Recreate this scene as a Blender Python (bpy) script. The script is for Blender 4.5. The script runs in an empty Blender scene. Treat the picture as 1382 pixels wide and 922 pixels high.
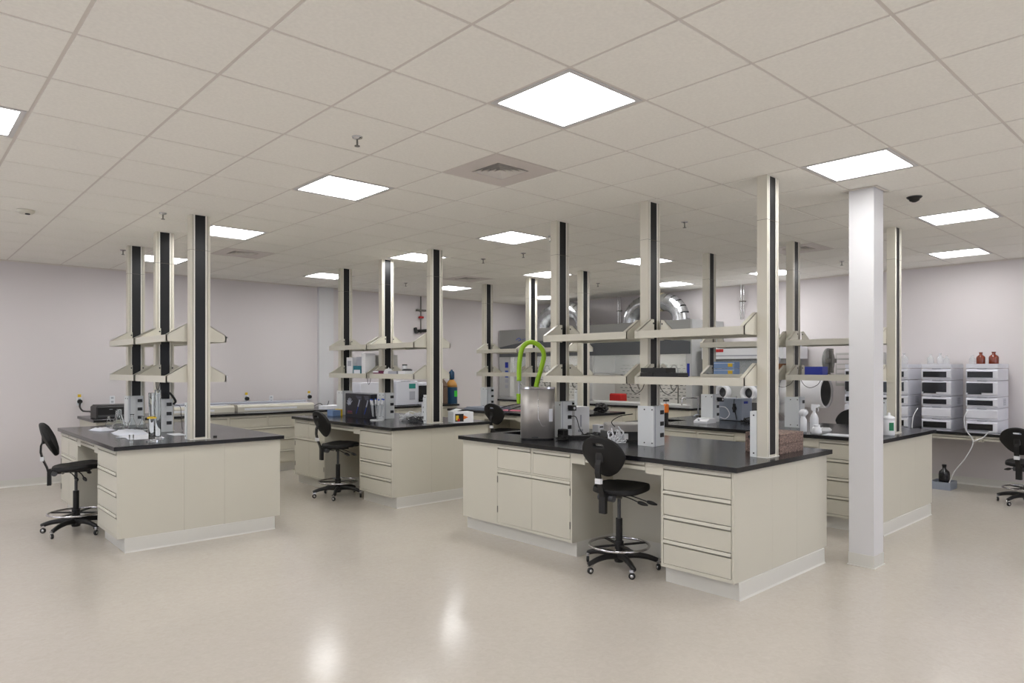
import bpy, bmesh, math, random
from mathutils import Vector, Matrix
random.seed(7)
PI = math.pi
# ------------------------------------------------------------------ camera, world, exposure
COL = bpy.context.scene.collection
HC = 1.59                       # eye height
ZC = 3.034                      # ceiling height
YAW = math.radians(42.6)
cam_d = bpy.data.cameras.new('camera'); cam = bpy.data.objects.new('camera', cam_d); COL.objects.link(cam)
cam.location = (0, 0, HC); cam.rotation_euler = (PI/2, 0, -YAW)
cam_d.sensor_width = 36; cam_d.lens = 923/1382*36; cam_d.shift_y = 36/1382; cam_d.clip_end = 60
bpy.context.scene.camera = cam
w = bpy.data.worlds.new('world'); bpy.context.scene.world = w; w.use_nodes = True
w.node_tree.nodes['Background'].inputs[0].default_value = (0.8, 0.85, 1, 1)
w.node_tree.nodes['Background'].inputs[1].default_value = 1.0       # daylight fill through the added, unseen rear windows
vs = bpy.context.scene.view_settings
vs.view_transform = 'Standard'; vs.look = 'None'; vs.gamma = 1; vs.use_curve_mapping = False
vs.exposure = 1.42
WINS = [('x', -3.9, .6, 4.2), ('x', -3.9, 5.2, 8.8), ('y', -3.9, .6, 4.2), ('y', -3.9, 5.2, 8.8)]     # unseen windows added as fill light: axis, wall plane, from, to
for ax, at, a, b in WINS:        # light portals in the openings of the added fill windows
    ld = bpy.data.lights.new('window_portal', 'AREA'); ld.shape = 'RECTANGLE'; ld.size = b-a; ld.size_y = 1.8; ld.cycles.is_portal = True
    lo = bpy.data.objects.new('window_portal', ld); COL.objects.link(lo)
    lo.location = (at-.07, (a+b)/2, 1.8) if ax == 'x' else ((a+b)/2, at-.07, 1.8)
    lo.rotation_euler = (PI/2, 0, -PI/2 if ax == 'x' else 0)
    lo.rotation_euler = (PI/2, 0, -PI/2) if ax == 'x' else (PI/2, 0, PI)
    if ax == 'y': lo.rotation_euler = (-PI/2, 0, PI)
LAMP = 6.6                      # strength of the ceiling panels

# ------------------------------------------------------------------ materials
def lin(c):
    return tuple(((v/255)/12.92 if v/255 <= .04045 else ((v/255+.055)/1.055)**2.4) for v in c) + (1,)
def mat(name, rgb, rough=.5, metal=0, spec=.5, noise=0, nscale=20, bump=0, bscale=200, coat=0, trans=0, emit=0, alpha=1, ior=1.3):
    m = bpy.data.materials.new(name); m.use_nodes = True
    nt = m.node_tree; b = nt.nodes['Principled BSDF']
    b.inputs['Base Color'].default_value = lin(rgb); b.inputs['Roughness'].default_value = rough
    b.inputs['Metallic'].default_value = metal; b.inputs['Specular IOR Level'].default_value = spec
    if coat: b.inputs['Coat Weight'].default_value = coat; b.inputs['Coat Roughness'].default_value = .08
    if trans: b.inputs['Transmission Weight'].default_value = trans; b.inputs['IOR'].default_value = ior
    if alpha < 1: b.inputs['Alpha'].default_value = alpha
    if emit: b.inputs['Emission Color'].default_value = lin(rgb); b.inputs['Emission Strength'].default_value = emit
    if noise or bump:
        tc = nt.nodes.new('ShaderNodeTexCoord')
        if noise:
            n = nt.nodes.new('ShaderNodeTexNoise'); n.inputs['Scale'].default_value = nscale; n.inputs['Detail'].default_value = 4
            nt.links.new(tc.outputs['Object'], n.inputs['Vector'])
            r = nt.nodes.new('ShaderNodeValToRGB'); c = lin(rgb)
            r.color_ramp.elements[0].position = .3; r.color_ramp.elements[1].position = .7
            r.color_ramp.elements[0].color = tuple(max(0, v*(1-noise)) for v in c[:3]) + (1,)
            r.color_ramp.elements[1].color = tuple(min(1, v*(1+noise)) for v in c[:3]) + (1,)
            nt.links.new(n.outputs['Fac'], r.inputs['Fac']); nt.links.new(r.outputs['Color'], b.inputs['Base Color'])
        if bump:
            n2 = nt.nodes.new('ShaderNodeTexNoise'); n2.inputs['Scale'].default_value = bscale; n2.inputs['Detail'].default_value = 3
            nt.links.new(tc.outputs['Object'], n2.inputs['Vector'])
            bp = nt.nodes.new('ShaderNodeBump'); bp.inputs['Strength'].default_value = bump; bp.inputs['Distance'].default_value = .002
            nt.links.new(n2.outputs['Fac'], bp.inputs['Height']); nt.links.new(bp.outputs['Normal'], b.inputs['Normal'])
    return m
def floor_mat():
    m = bpy.data.materials.new('vinyl floor'); m.use_nodes = True; nt = m.node_tree; b = nt.nodes['Principled BSDF']
    tc = nt.nodes.new('ShaderNodeTexCoord')
    mp = nt.nodes.new('ShaderNodeMapping'); nt.links.new(tc.outputs['Object'], mp.inputs['Vector'])
    n = nt.nodes.new('ShaderNodeTexNoise'); n.inputs['Scale'].default_value = 26; n.inputs['Detail'].default_value = 8; n.inputs['Distortion'].default_value = 1.2
    n2 = nt.nodes.new('ShaderNodeTexNoise'); n2.inputs['Scale'].default_value = 1.1; n2.inputs['Detail'].default_value = 2
    for q in (n, n2): nt.links.new(mp.outputs['Vector'], q.inputs['Vector'])
    r = nt.nodes.new('ShaderNodeValToRGB'); r.color_ramp.elements[0].position = .2; r.color_ramp.elements[1].position = .8
    r.color_ramp.elements[0].color = lin((192, 184, 173)); r.color_ramp.elements[1].color = lin((201, 194, 184))
    nt.links.new(n.outputs['Fac'], r.inputs['Fac'])
    mx = nt.nodes.new('ShaderNodeMixRGB'); mx.blend_type = 'MULTIPLY'; mx.inputs[0].default_value = .12
    nt.links.new(r.outputs['Color'], mx.inputs[1]); nt.links.new(n2.outputs['Fac'], mx.inputs[2])
    nt.links.new(mx.outputs['Color'], b.inputs['Base Color'])
    b.inputs['Roughness'].default_value = .18; b.inputs['Specular IOR Level'].default_value = .42
    n3 = nt.nodes.new('ShaderNodeTexNoise'); n3.inputs['Scale'].default_value = 7; n3.inputs['Detail'].default_value = 3
    nt.links.new(mp.outputs['Vector'], n3.inputs['Vector'])
    bp = nt.nodes.new('ShaderNodeBump'); bp.inputs['Strength'].default_value = .08; bp.inputs['Distance'].default_value = .006
    nt.links.new(n3.outputs['Fac'], bp.inputs['Height']); nt.links.new(bp.outputs['Normal'], b.inputs['Normal'])
    return m
M = dict(
 floor=floor_mat(),
 wall=mat('wall paint', (214, 208, 208), .7, bump=.05, bscale=120, spec=.3),
 wallw=mat('white paint', (214, 213, 214), .45, spec=.4),
 tile=mat('ceiling tile', (243, 240, 233), .9, spec=.1, noise=.03, nscale=60, bump=.15, bscale=500),
 tee=mat('ceiling grid', (218, 211, 204), .6, spec=.3),
 lamp=mat('lamp diffuser', (255, 255, 255), .5, emit=LAMP),
 lampframe=mat('lamp frame', (205, 203, 203), .4),
 cab=mat('cabinet enamel', (203, 199, 185), .42, spec=.45, bump=.02, bscale=300),
 cabd=mat('cabinet pull', (168, 163, 148), .4, spec=.45),  # cabinet enamel darkened, channel shadow put into the colour
 gap=mat('hinge steel', (120, 118, 112), .35, metal=.7),
 kick=mat('vinyl cove base', (212, 210, 203), .5, spec=.4),
 top=mat('epoxy worktop', (24, 24, 27), .2, spec=.45, noise=.2, nscale=40, bump=.03, bscale=90),
 pole=mat('column enamel', (212, 207, 192), .32, spec=.5),
 trim=mat('column light trim', (240, 237, 228), .25, spec=.6),
 strip=mat('black column strip', (12, 12, 14), .32, spec=.35),
 seam=mat('dark brown seam', (84, 76, 64), .5),
 shelf=mat('shelf enamel', (206, 202, 188), .35, spec=.5),
 pbox=mat('power box', (222, 225, 226), .35, spec=.5),
 outlet=mat('outlet black', (20, 22, 24), .35),
 black=mat('black plastic', (26, 25, 25), .45, spec=.4),
 poly=mat('black polyurethane', (22, 21, 21), .6, spec=.35, bump=.1, bscale=150),
 rubber=mat('black rubber', (14, 14, 15), .5),
 chrome=mat('chrome', (205, 205, 208), .12, metal=1),
 steel=mat('brushed stainless', (176, 172, 168), .42, metal=.55, noise=.06, nscale=8),
 steeld=mat('steel tray', (128, 128, 126), .4, metal=.6),
 alu=mat('aluminium duct', (188, 190, 193), .24, metal=.95, noise=.2, nscale=9, bump=.35, bscale=18),
 collar=mat('beige collar', (176, 166, 140), .6),
 green=mat('lime hose', (146, 190, 22), .42),
 white=mat('white plastic', (228, 229, 232), .4),
 grey=mat('light grey plastic', (176, 180, 186), .4),
 gbox=mat('grey blue enamel', (148, 156, 170), .4),
 dgrey=mat('dark grey plastic', (70, 71, 73), .45),
 hood=mat('hood grey', (150, 150, 147), .45),
 hoodl=mat('hood light grey', (186, 187, 186), .42),
 hoodd=mat('hood dark grey', (84, 87, 90), .45),
 liner=mat('hood liner', (186, 184, 180), .5),
 paper=mat('paper', (232, 234, 240), .8),
 film=mat('clear film', (232, 236, 246), .3),
 glass=mat('clear glass', (240, 246, 248), .02, trans=1),
 tglass=mat('thin clear glass', (252, 254, 254), .0, trans=1, ior=1.17),
 gglass=mat('grey glass', (214, 220, 224), .05, alpha=.28),
 amber=mat('amber glass', (116, 44, 22), .12, spec=.7),
 red=mat('red plastic', (182, 26, 24), .45),
 yellow=mat('yellow plastic', (222, 186, 40), .45),
 orange=mat('orange plastic', (236, 122, 24), .45),
 blue=mat('blue plastic', (24, 44, 150), .4),
 lblue=mat('light blue box', (120, 148, 190), .5),
 pink=mat('pink paper', (234, 128, 152), .7),
 brick=mat('brown speckled foam', (124, 104, 95), .85, noise=.8, nscale=70, bump=.4, bscale=180),
 cyl=mat('blue cylinder paint', (24, 66, 98), .35),
 cyls=mat('ochre cylinder shoulder', (190, 136, 60), .4),
 cylb=mat('brown cylinder paint', (106, 84, 68), .4),
 label=mat('green label', (60, 200, 60), .6),
 carton=mat('black carton', (34, 34, 42), .5),
 ink=mat('pale print', (188, 192, 208), .7),
 inkb=mat('blue print', (46, 86, 190), .6),
 inkg=mat('grey print', (112, 116, 134), .7),
 teal=mat('teal print', (26, 112, 128), .6),
 screen=mat('green display', (26, 92, 84), .3, emit=.25),
 window=mat('black window', (24, 24, 28), .15, spec=.6),
 magenta=mat('magenta box', (128, 54, 92), .6),
 brown=mat('brown card', (142, 96, 62), .8),
 sign=mat('green sign', (18, 116, 76), .5),
 inst=mat('instrument white', (219, 220, 228), .4),
 instg=mat('instrument grey', (170, 172, 182), .4),
)

# ------------------------------------------------------------------ mesh helpers
class MB:
    def __init__(s): s.v = []; s.f = []; s.mi = []; s.sm = []; s.slots = []
    def m(s, name):
        if name not in s.slots: s.slots.append(name)
        return s.slots.index(name)
    def add(s, vs, fs, mt, smooth=False, T=None):
        o = len(s.v); k = s.m(mt)
        s.v += [tuple(T @ Vector(v)) if T else tuple(v) for v in vs]
        for f in fs: s.f.append([i+o for i in f]); s.mi.append(k); s.sm.append(smooth)
        return s
    def box(s, x0, y0, z0, x1, y1, z1, mt, T=None):
        v = [(x0,y0,z0),(x1,y0,z0),(x1,y1,z0),(x0,y1,z0),(x0,y0,z1),(x1,y0,z1),(x1,y1,z1),(x0,y1,z1)]
        return s.add(v, [(0,3,2,1),(4,5,6,7),(0,1,5,4),(1,2,6,5),(2,3,7,6),(3,0,4,7)], mt, T=T)
    def cbox(s, x0, y0, z0, x1, y1, z1, mt, r=.004, T=None):      # box with chamfered vertical and top edges
        a = [(x0+r,y0),(x1-r,y0),(x1,y0+r),(x1,y1-r),(x1-r,y1),(x0+r,y1),(x0,y1-r),(x0,y0+r)]
        b = [(x0+r,y0+r),(x1-r,y0+r),(x1-r,y0+r),(x1-r,y1-r),(x1-r,y1-r),(x0+r,y1-r),(x0+r,y1-r),(x0+r,y0+r)]
        v = [(x,y,z0) for x,y in a]+[(x,y,z1-r) for x,y in a]+[(x,y,z1) for x,y in b]
        f = [tuple(range(7,-1,-1)), (16,17,19,21)]
        for i in range(8):
            j = (i+1) % 8; f.append((i,j,8+j,8+i)); f.append((8+i,8+j,16+j,16+i))
        return s.add(v, f, mt, T=T)
    def prism(s, poly, axis, a, b, mt, T=None):                    # poly in the two other axes (cyclic order kept)
        def P(p, t):
            return {'x': (t, p[0], p[1]), 'y': (p[0], t, p[1]), 'z': (p[0], p[1], t)}[axis]
        n = len(poly); v = [P(p, a) for p in poly]+[P(p, b) for p in poly]
        f = [tuple(range(n)), tuple(range(2*n-1, n-1, -1))]+[(i, n+i, n+(i+1) % n, (i+1) % n) for i in range(n)]
        return s.add(v, f, mt, T=T)
    def cyl(s, p0, p1, r0, mt, r1=None, n=16, caps=True, smooth=True):
        r1 = r0 if r1 is None else r1
        p0 = Vector(p0); p1 = Vector(p1); d = (p1-p0).normalized()
        a = d.orthogonal().normalized(); b = d.cross(a)
        v = []
        for p, r in ((p0, r0), (p1, r1)):
            for i in range(n):
                t = 2*PI*i/n; v.append(tuple(p+(a*math.cos(t)+b*math.sin(t))*r))
        f = [(i, (i+1) % n, n+(i+1) % n, n+i) for i in range(n)]
        s.add(v, f, mt, smooth)
        if caps:
            s.add(v[:n], [tuple(range(n-1, -1, -1))], mt); s.add(v[n:], [tuple(range(n))], mt)
        return s
    def lathe(s, prof, c, mt, n=24, axis='z', smooth=True, caps=True):        # prof: (r, h) list
        v = []; c = Vector(c)
        for r, h in prof:
            for i in range(n):
                t = 2*PI*i/n; x, y = r*math.cos(t), r*math.sin(t)
                v.append(tuple(c+Vector({'z': (x, y, h), 'y': (y, h, x), 'x': (h, x, y)}[axis])))
        f = []
        for k in range(len(prof)-1):
            for i in range(n):
                j = (i+1) % n; f.append((k*n+i, k*n+j, (k+1)*n+j, (k+1)*n+i))
        if caps and prof[0][0] > 1e-4: f.append(tuple(range(n-1, -1, -1)))
        if caps and prof[-1][0] > 1e-4: f.append(tuple(range((len(prof)-1)*n, len(prof)*n)))
        return s.add(v, f, mt, smooth)
    def shell(s, prof, c, mt, n=20):                               # open lathe without end caps
        v = []
        for r, h in prof:
            for i in range(n):
                t = 2*PI*i/n; v.append((c[0]+r*math.cos(t), c[1]+r*math.sin(t), c[2]+h))
        f = [(k*n+i, k*n+(i+1) % n, (k+1)*n+(i+1) % n, (k+1)*n+i) for k in range(len(prof)-1) for i in range(n)]
        return s.add(v, f, mt, True)
    def tube(s, pts, r, mt, n=8, sub=6, closed=False, rr=None):
        P = [Vector(p) for p in pts]
        if len(P) > 2 and sub > 1:
            Q = []; m_ = len(P)
            rng = m_ if closed else m_-1
            for i in range(rng):
                g = lambda k: P[k % m_] if closed else P[max(0, min(m_-1, k))]
                a, b, c, d = g(i-1), g(i), g(i+1), g(i+2)
                for k in range(sub):
                    t = k/sub
                    Q.append(.5*((2*b)+(c-a)*t+(2*a-5*b+4*c-d)*t*t+(3*b-a-3*c+d)*t**3))
            if not closed: Q.append(P[-1])
            P = Q
        N = len(P); v = []; nrm = None
        for i in range(N):
            if closed: d = (P[(i+1) % N]-P[i-1]).normalized()
            else: d = (P[min(N-1, i+1)]-P[max(0, i-1)]).normalized()
            if nrm is None: nrm = d.orthogonal().normalized()
            nrm = (nrm-d*nrm.dot(d))
            nrm = nrm.normalized() if nrm.length > 1e-6 else d.orthogonal().normalized()
            b = d.cross(nrm); q = r if rr is None else rr(i/(N-1))
            for k in range(n):
                t = 2*PI*k/n; v.append(tuple(P[i]+(nrm*math.cos(t)+b*math.sin(t))*q))
        f = []
        for i in range(N if closed else N-1):
            j = (i+1) % N
            for k in range(n): f.append((i*n+k, i*n+(k+1) % n, j*n+(k+1) % n, j*n+k))
        if not closed: f += [tuple(range(n-1, -1, -1)), tuple(range((N-1)*n, N*n))]
        return s.add(v, f, mt, True)
    def ring(s, c, R, r, mt, axis='z', n=36, k=8):
        pts = []
        for i in range(n):
            t = 2*PI*i/n; x, y = R*math.cos(t), R*math.sin(t)
            pts.append(tuple(Vector(c)+Vector({'z': (x, y, 0), 'y': (x, 0, y), 'x': (0, x, y)}[axis])))
        return s.tube(pts, r, mt, n=k, sub=1, closed=True)
    def build(s, name, parent=None, loc=(0, 0, 0), rz=0):
        me = bpy.data.meshes.new(name); me.from_pydata(s.v, [], s.f)
        for q in s.slots: me.materials.append(M[q])
        for i, p in enumerate(me.polygons): p.material_index = s.mi[i]; p.use_smooth = s.sm[i]
        bm = bmesh.new(); bm.from_mesh(me); bmesh.ops.recalc_face_normals(bm, faces=bm.faces); bm.to_mesh(me); bm.free()
        o = bpy.data.objects.new(name, me); COL.objects.link(o)
        if parent: o.parent = parent
        o.location = loc; o.rotation_euler = (0, 0, rz)
        return o
def tag(o, label, cat, group=None):
    o['label'] = label; o['category'] = cat
    if group: o['group'] = group
    return o
def thing(name, label, cat, loc=(0, 0, 0), rz=0, group=None):
    o = bpy.data.objects.new(name, None); o.empty_display_size = .1; COL.objects.link(o)
    o.location = loc; o.rotation_euler = (0, 0, rz)
    return tag(o, label, cat, group)
def struct(o): o['kind'] = 'structure'; return o
def dup(root, loc, rz, label, group=None):
    r = root.copy(); COL.objects.link(r); r.location = loc; r.rotation_euler = (0, 0, rz); r['label'] = label
    if group: r['group'] = group
    for ch in root.children:
        c = ch.copy(); COL.objects.link(c); c.parent = r
        for g in ch.children:
            d = g.copy(); COL.objects.link(d); d.parent = c
    return r
def B(x0, y0, z0, x1, y1, z1, mt): return MB().box(x0, y0, z0, x1, y1, z1, mt)

# ------------------------------------------------------------------ room shell
UW, VW = 10.93, 11.25            # right wall, left wall
U_, V_ = -3.9, -3.9
struct(MB().box(U_-.15, V_-.15, -.1, UW+.15, VW+.15, 0, 'floor').build('floor'))
struct(MB().box(U_-.15, VW, 0, UW+.15, VW+.15, ZC+.25, 'wall').build('wall_left'))
struct(MB().box(UW, V_-.15, 0, UW+.15, VW, ZC+.25, 'wall').build('wall_right'))
def win_wall(name, ax, lo, hi, n0):  # rear wall with openings added to let fill daylight in
    m = MB(); z0, z1 = .9, 2.7
    def bb(a, b, c, d):
        if ax == 'x': m.box(U_-.15, a, c, U_, b, d, 'wall')
        else: m.box(a, V_-.15, c, b, V_, d, 'wall')
    ws = [w_ for w_ in WINS if w_[0] == ax]; bb(lo, hi, 0, z0); bb(lo, hi, z1, ZC+.25); p = lo
    for w_ in ws: bb(p, w_[2], z0, z1); p = w_[3]
    bb(p, hi, z0, z1); o = struct(m.build(name))
    for k, w_ in enumerate(ws):
        a, b = w_[2], w_[3]; t = MB(); e = .05
        def fb(p0, p1, q0, q1):
            if ax == 'x': t.box(U_-.1, p0, q0, U_-.04, p1, q1, 'wallw')
            else: t.box(p0, V_-.1, q0, p1, V_-.04, q1, 'wallw')
        fb(a, b, z0, z0+e); fb(a, b, z1-e, z1); fb(a, a+e, z0+e, z1-e); fb(b-e, b, z0+e, z1-e)
        for q in (1, 2): fb(a+(b-a)*q/3-.02, a+(b-a)*q/3+.02, z0+e, z1-e)
        t = t.build('window_%d' % (n0+k)); struct(t)  # frame of an added window, unseen, there to brighten the cabinet fronts
win_wall('wall_rear_left', 'x', V_-.15, VW, 1); win_wall('wall_rear_right', 'y', U_, UW, 3)
def cove(name, a, b, axis, at, sgn):
    m = MB(); p = [(0, 0), (0, .1), (-sgn*.004, .1), (-sgn*.006, .02), (-sgn*.02, 0)]
    m.prism([(at+x, z) for x, z in p], axis, a, b, 'kick'); return struct(m.build(name))
cove('baseboard_left', U_, UW, 'x', VW, 1); cove('baseboard_right', V_, VW-.03, 'y', UW, 1)
struct(MB().box(U_, VW-.012, ZC-.022, UW-.014, VW, ZC, 'tee').build('trim_1'))
struct(MB().box(UW-.012, V_, ZC-.022, UW, VW, ZC, 'tee').build('trim_2'))
# suspended ceiling: tee bars and tiles, each a piece of its own
GU, GV, TU, TV = 2.42, 2.222, .604, .6096
ceil = struct(B(U_-.15, V_-.15, ZC+.06, UW+.15, VW+.15, ZC+.2, 'tee').build('ceiling'))
LIGHTS = [(0,0),(0,4),(4,-1),(8,-1),(12,0),(0,8),(0,12),(4,5),(8,5),(4,8),(4,12),(8,12),(8,8),(12,7),(12,4),(12,12),(-4,4),
          (-4,0),(-4,8),(-4,12),(0,-5),(-4,-5),(4,-5),(8,-5),(12,-4),(-8,0),(-8,4),(-8,8),(-8,12),(-8,-5),(0,-9),(4,-9),(8,-9),(12,-9),(-4,-9)]
VENTS = [(1,2),(1,10),(9,2),(7,10)]
i0, i1 = math.floor((U_-GU)/TU), math.ceil((UW-GU)/TU); j0, j1 = math.floor((V_-GV)/TV), math.ceil((VW-GV)/TV)
bars = []
for i in range(i0+1, i1):
    if U_ < GU+i*TU < UW: B(-.012, V_+.02, ZC-.001, .012, VW-.02, ZC+.03, 'tee').build('tee_bar', ceil, (GU+i*TU, 0, 0))
for j in range(j0+1, j1):
    if V_ < GV+j*TV < VW: B(U_+.02, -.012, ZC-.0008, UW-.02, .012, ZC+.028, 'tee').build('tee_bar', ceil, (0, GV+j*TV, 0))
cells = []
cy, sy = math.cos(YAW), math.sin(YAW)
def proj(U, V, z):
    Y = U*sy+V*cy
    return (691+923*(U*cy-V*sy)/Y, 497-923*(z-HC)/Y, Y) if Y > .1 else (9e9, 9e9, Y)
for i in range(i0, i1):
    for j in range(j0, j1):
        if (i, j) in LIGHTS or (i, j) in VENTS: continue
        a0, a1 = max(U_, GU+i*TU)+.009, min(UW, GU+(i+1)*TU)-.009
        b0, b1 = max(V_, GV+j*TV)+.009, min(VW, GV+(j+1)*TV)-.009
        if a1-a0 < .02 or b1-b0 < .02: continue
        px, py, Y = proj((a0+a1)/2, (b0+b1)/2, ZC)
        vis = Y > 1.2 and -120 < px < 1500 and -120 < py
        cells.append(((0 if vis else 1), Y, a0, b0, a1, b1))
cells.sort()
rest = MB(); full = None
for k, (nv, Y, a0, b0, a1, b1) in enumerate(cells):
    if k < 300:
        if abs(a1-a0-(TU-.018)) < 1e-4 and abs(b1-b0-(TV-.018)) < 1e-4:
            if full is None:
                full = MB().box(-(TU-.018)/2, -(TV-.018)/2, -.004, (TU-.018)/2, (TV-.018)/2, .012, 'tile').build('ceiling_tile', ceil, ((a0+a1)/2, (b0+b1)/2, ZC))
            else:
                o = full.copy(); COL.objects.link(o); o.location = ((a0+a1)/2, (b0+b1)/2, ZC)
        else:
            MB().box(-(a1-a0)/2, -(b1-b0)/2, -.004, (a1-a0)/2, (b1-b0)/2, .012, 'tile').build('ceiling_tile', ceil, ((a0+a1)/2, (b0+b1)/2, ZC))
    else: rest.box(a0, b0, ZC-.004, a1, b1, ZC+.012, 'tile')
ro = rest.build('ceiling_tile', ceil); ro['kind'] = 'stuff'
# light panels
LL = {(0,0): 'large square ceiling light, the nearest and largest in view', (0,4): 'square ceiling light above and left of the centre, between two sprinklers',
 (4,-1): 'square ceiling light just above the white structural column', (8,-1): 'square ceiling light right of the white column, the nearer of two beyond it',
 (12,0): 'square ceiling light right of the white column, nearest the right wall', (0,8): 'square ceiling light immediately right of the leftmost island columns',
 (0,12): 'square ceiling light seen behind the leftmost island columns', (4,5): 'square ceiling light in mid room left of the nearest island far column',
 (8,5): 'square ceiling light seen behind the middle column of the nearest island', (4,8): 'square ceiling light seen behind the near column of the second island from left',
 (4,12): 'square ceiling light left of the far column of the second island from left', (8,12): 'square ceiling light in the far left corner area near the gas cylinders',
 (8,8): 'square ceiling light partly hidden by the far column of the nearest island', (12,7): 'square ceiling light above the duct elbows of the right fume hood',
 (12,4): 'square ceiling light behind the near column of the nearest island', (12,12): 'square ceiling light above the duct elbows of the left fume hood',
 (-4,4): 'square ceiling light cut off by the left edge of the picture'}
lp = None
for c in LIGHTS:
    loc = (GU+(c[0]+.5)*TU, GV+(c[1]+.5)*TV, ZC); lab = LL.get(c, 'square ceiling light panel behind the viewpoint')
    if lp is None:
        lp = thing('ceiling_light', lab, 'ceiling light', loc, 0, 'square ceiling light panels')
        m = MB(); a, b, r = TU/2-.013, TV/2-.013, .028
        m.box(-a, -b, -.004, a, -b+r, .05, 'lampframe').box(-a, b-r, -.004, a, b, .05, 'lampframe')
        m.box(-a, -b+r, -.004, -a+r, b-r, .05, 'lampframe').box(a-r, -b+r, -.004, a, b-r, .05, 'lampframe').build('frame', lp)
        B(-a+r, -b+r, .004, a-r, b-r, .012, 'lamp').build('diffuser', lp)
    else: dup(lp, loc, 0, lab)
# air vents
VL = ['large square air diffuser below the nearest ceiling light', 'square air diffuser right of the leftmost island columns', 'square air diffuser beside the far row column near the white column', 'square air diffuser in the far left part of the ceiling']
M['louvre'] = mat('vent louvre', (222, 216, 208), .45); M['vplate'] = mat('vent plate', (216, 207, 202), .5); M['vdark'] = mat('vent throat', (40, 40, 42), .7)
v0 = None
for k, c in enumerate(VENTS):
    loc = (GU+(c[0]+.5)*TU, GV+(c[1]+.5)*TV, ZC)
    if v0 is None:
        v0 = thing('ceiling_vent', VL[k], 'air vent', loc, 0, 'square air diffusers')
        a, b = TU/2-.013, TV/2-.013; h = .15; m = MB()
        m.box(-a, -b, -.003, a, -h, .01, 'vplate').box(-a, h, -.003, a, b, .01, 'vplate').box(-a, -h, -.003, -h, h, .01, 'vplate').box(h, -h, -.003, a, h, .01, 'vplate').build('face_plate', v0)
        B(-h, -h, .04, h, h, .045, 'vdark').build('throat', v0)
        for q in (.135, .1, .065, .03):
            m = MB(); t = .022; z0, z1 = -.006, .02
            P = [(-q, -q), (q, -q), (q, q), (-q, q)]; I = [(-q+t, -q+t), (q-t, -q+t), (q-t, q-t), (-q+t, q-t)]
            v = [(x, y, z0) for x, y in P]+[(x, y, z1) for x, y in I]+[(x, y, z0+.003) for x, y in P]+[(x, y, z1+.003) for x, y in I]
            f = []
            for i in range(4):
                j = (i+1) % 4; f += [(i, j, 4+j, 4+i), (8+i, 12+i, 12+j, 8+j), (i, 8+i, 8+j, j), (4+i, 4+j, 12+j, 12+i)]
            m.add(v, f, 'louvre'); m.build('louvre', v0)
    else: dup(v0, loc, 0, VL[k])
# sprinklers and detectors
SPR = [(2.173,3.787,'pendant sprinkler head in the ceiling above and left of the centre'),(1.912,6.864,'pendant sprinkler head just left of the leftmost island near column'),
 (2.151,9.339,'pendant sprinkler head just left of the leftmost island far column'),(5.807,3.805,'pendant sprinkler head between the two near columns of the nearest island'),
 (5.816,6.886,'pendant sprinkler head left of the mid room light panel'),(6.5,9.72,'pendant sprinkler head near the second island far ceiling'),
 (5.35,5.2,'chrome sprinkler head beside the far column of the nearest island'),(5.893,6.2,'small round sensor in the ceiling below the mid room light panel'),(8.917,7.545,'pendant sprinkler head by the far island near column'),
 (9.484,3.766,'pendant sprinkler head left of the white column against the far ceiling'),(9.6,9.9,'pendant sprinkler head over the left fume hood aisle')]
s0 = None
for x, y, lab in SPR:
    if s0 is None:
        s0 = thing('sprinkler', lab, 'sprinkler', (x, y, ZC-.004), 0, 'sprinkler heads')
        MB().lathe([(0, 0), (.034, 0), (.03, -.008), (.012, -.012), (.012, -.014), (0, -.014)], (0, 0, 0), 'chrome', 16).build('escutcheon', s0)
        MB().cyl((0, 0, -.012), (0, 0, -.055), .006, 'gap', n=8).cyl((0, 0, -.055), (0, 0, -.059), .017, 'gap', n=12).build('deflector', s0)
    else: dup(s0, (x, y, ZC-.004), 0, lab)
t = thing('smoke_detector', 'round smoke detector on the ceiling at the far left', 'smoke detector', (.957, 7.581, ZC-.004))
MB().lathe([(0, 0), (.07, 0), (.068, -.02), (.05, -.034), (0, -.034)], (0, 0, 0), 'shelf', 24).build('housing', t)
MB().cyl((.01, -.02, -.034), (.01, -.02, -.042), .02, 'vdark', n=12).build('sensor', t)
t = thing('dome_camera', 'small black dome camera on the ceiling right of the white column', 'camera', (6.376, 1.941, ZC-.004))
MB().lathe([(0, 0), (.055, 0), (.052, -.014), (.044, -.016), (.036, -.034), (.015, -.045), (0, -.047)], (0, 0, 0), 'black', 24).build('dome', t)
MB().ring((0, 0, -.004), .056, .004, 'dgrey').build('rim', t)

# structural column and pilaster
t = thing('structural_column', 'square white painted column right of the nearest island', 'column', (5.87, 2.14, 0))
m = MB(); m.box(-.1, -.095, 0, .1, .095, ZC+.02, 'wallw').build('shaft', t)
m = MB()
for a, b, c, d in ((-.104, -.099, .104, -.095), (-.104, .095, .104, .099), (-.104, -.095, -.1, .095), (.1, -.095, .104, .095)): m.box(a, b, 0, c, d, .1, 'kick')
m.box(-.112, -.107, 0, .112, .107, .006, 'kick'); m.build('cove_base', t)
m = MB()
for a, b, c, d in ((-.135, -.13, .135, -.105), (-.135, .105, .135, .13), (-.135, -.105, -.11, .105), (.11, -.105, .135, .105)): m.box(a, b, ZC-.012, c, d, ZC-.0075, 'tee')
m.build('ceiling_trim', t)
t = thing('wall_pilaster', 'white boxed pilaster standing against the left wall', 'pilaster', (5.8, VW, 0))
B(-.14, -.07, 0, .14, -.001, ZC-.01, 'wallw').build('shaft', t)
B(-.144, -.078, 0, .144, -.07, .1, 'kick').build('cove_base', t)
m = MB(); m.box(6.25-.02, VW-.006, 0.1, 6.25+.02, VW-.001, ZC-.03, 'wallw').build('trim_3')
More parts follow.
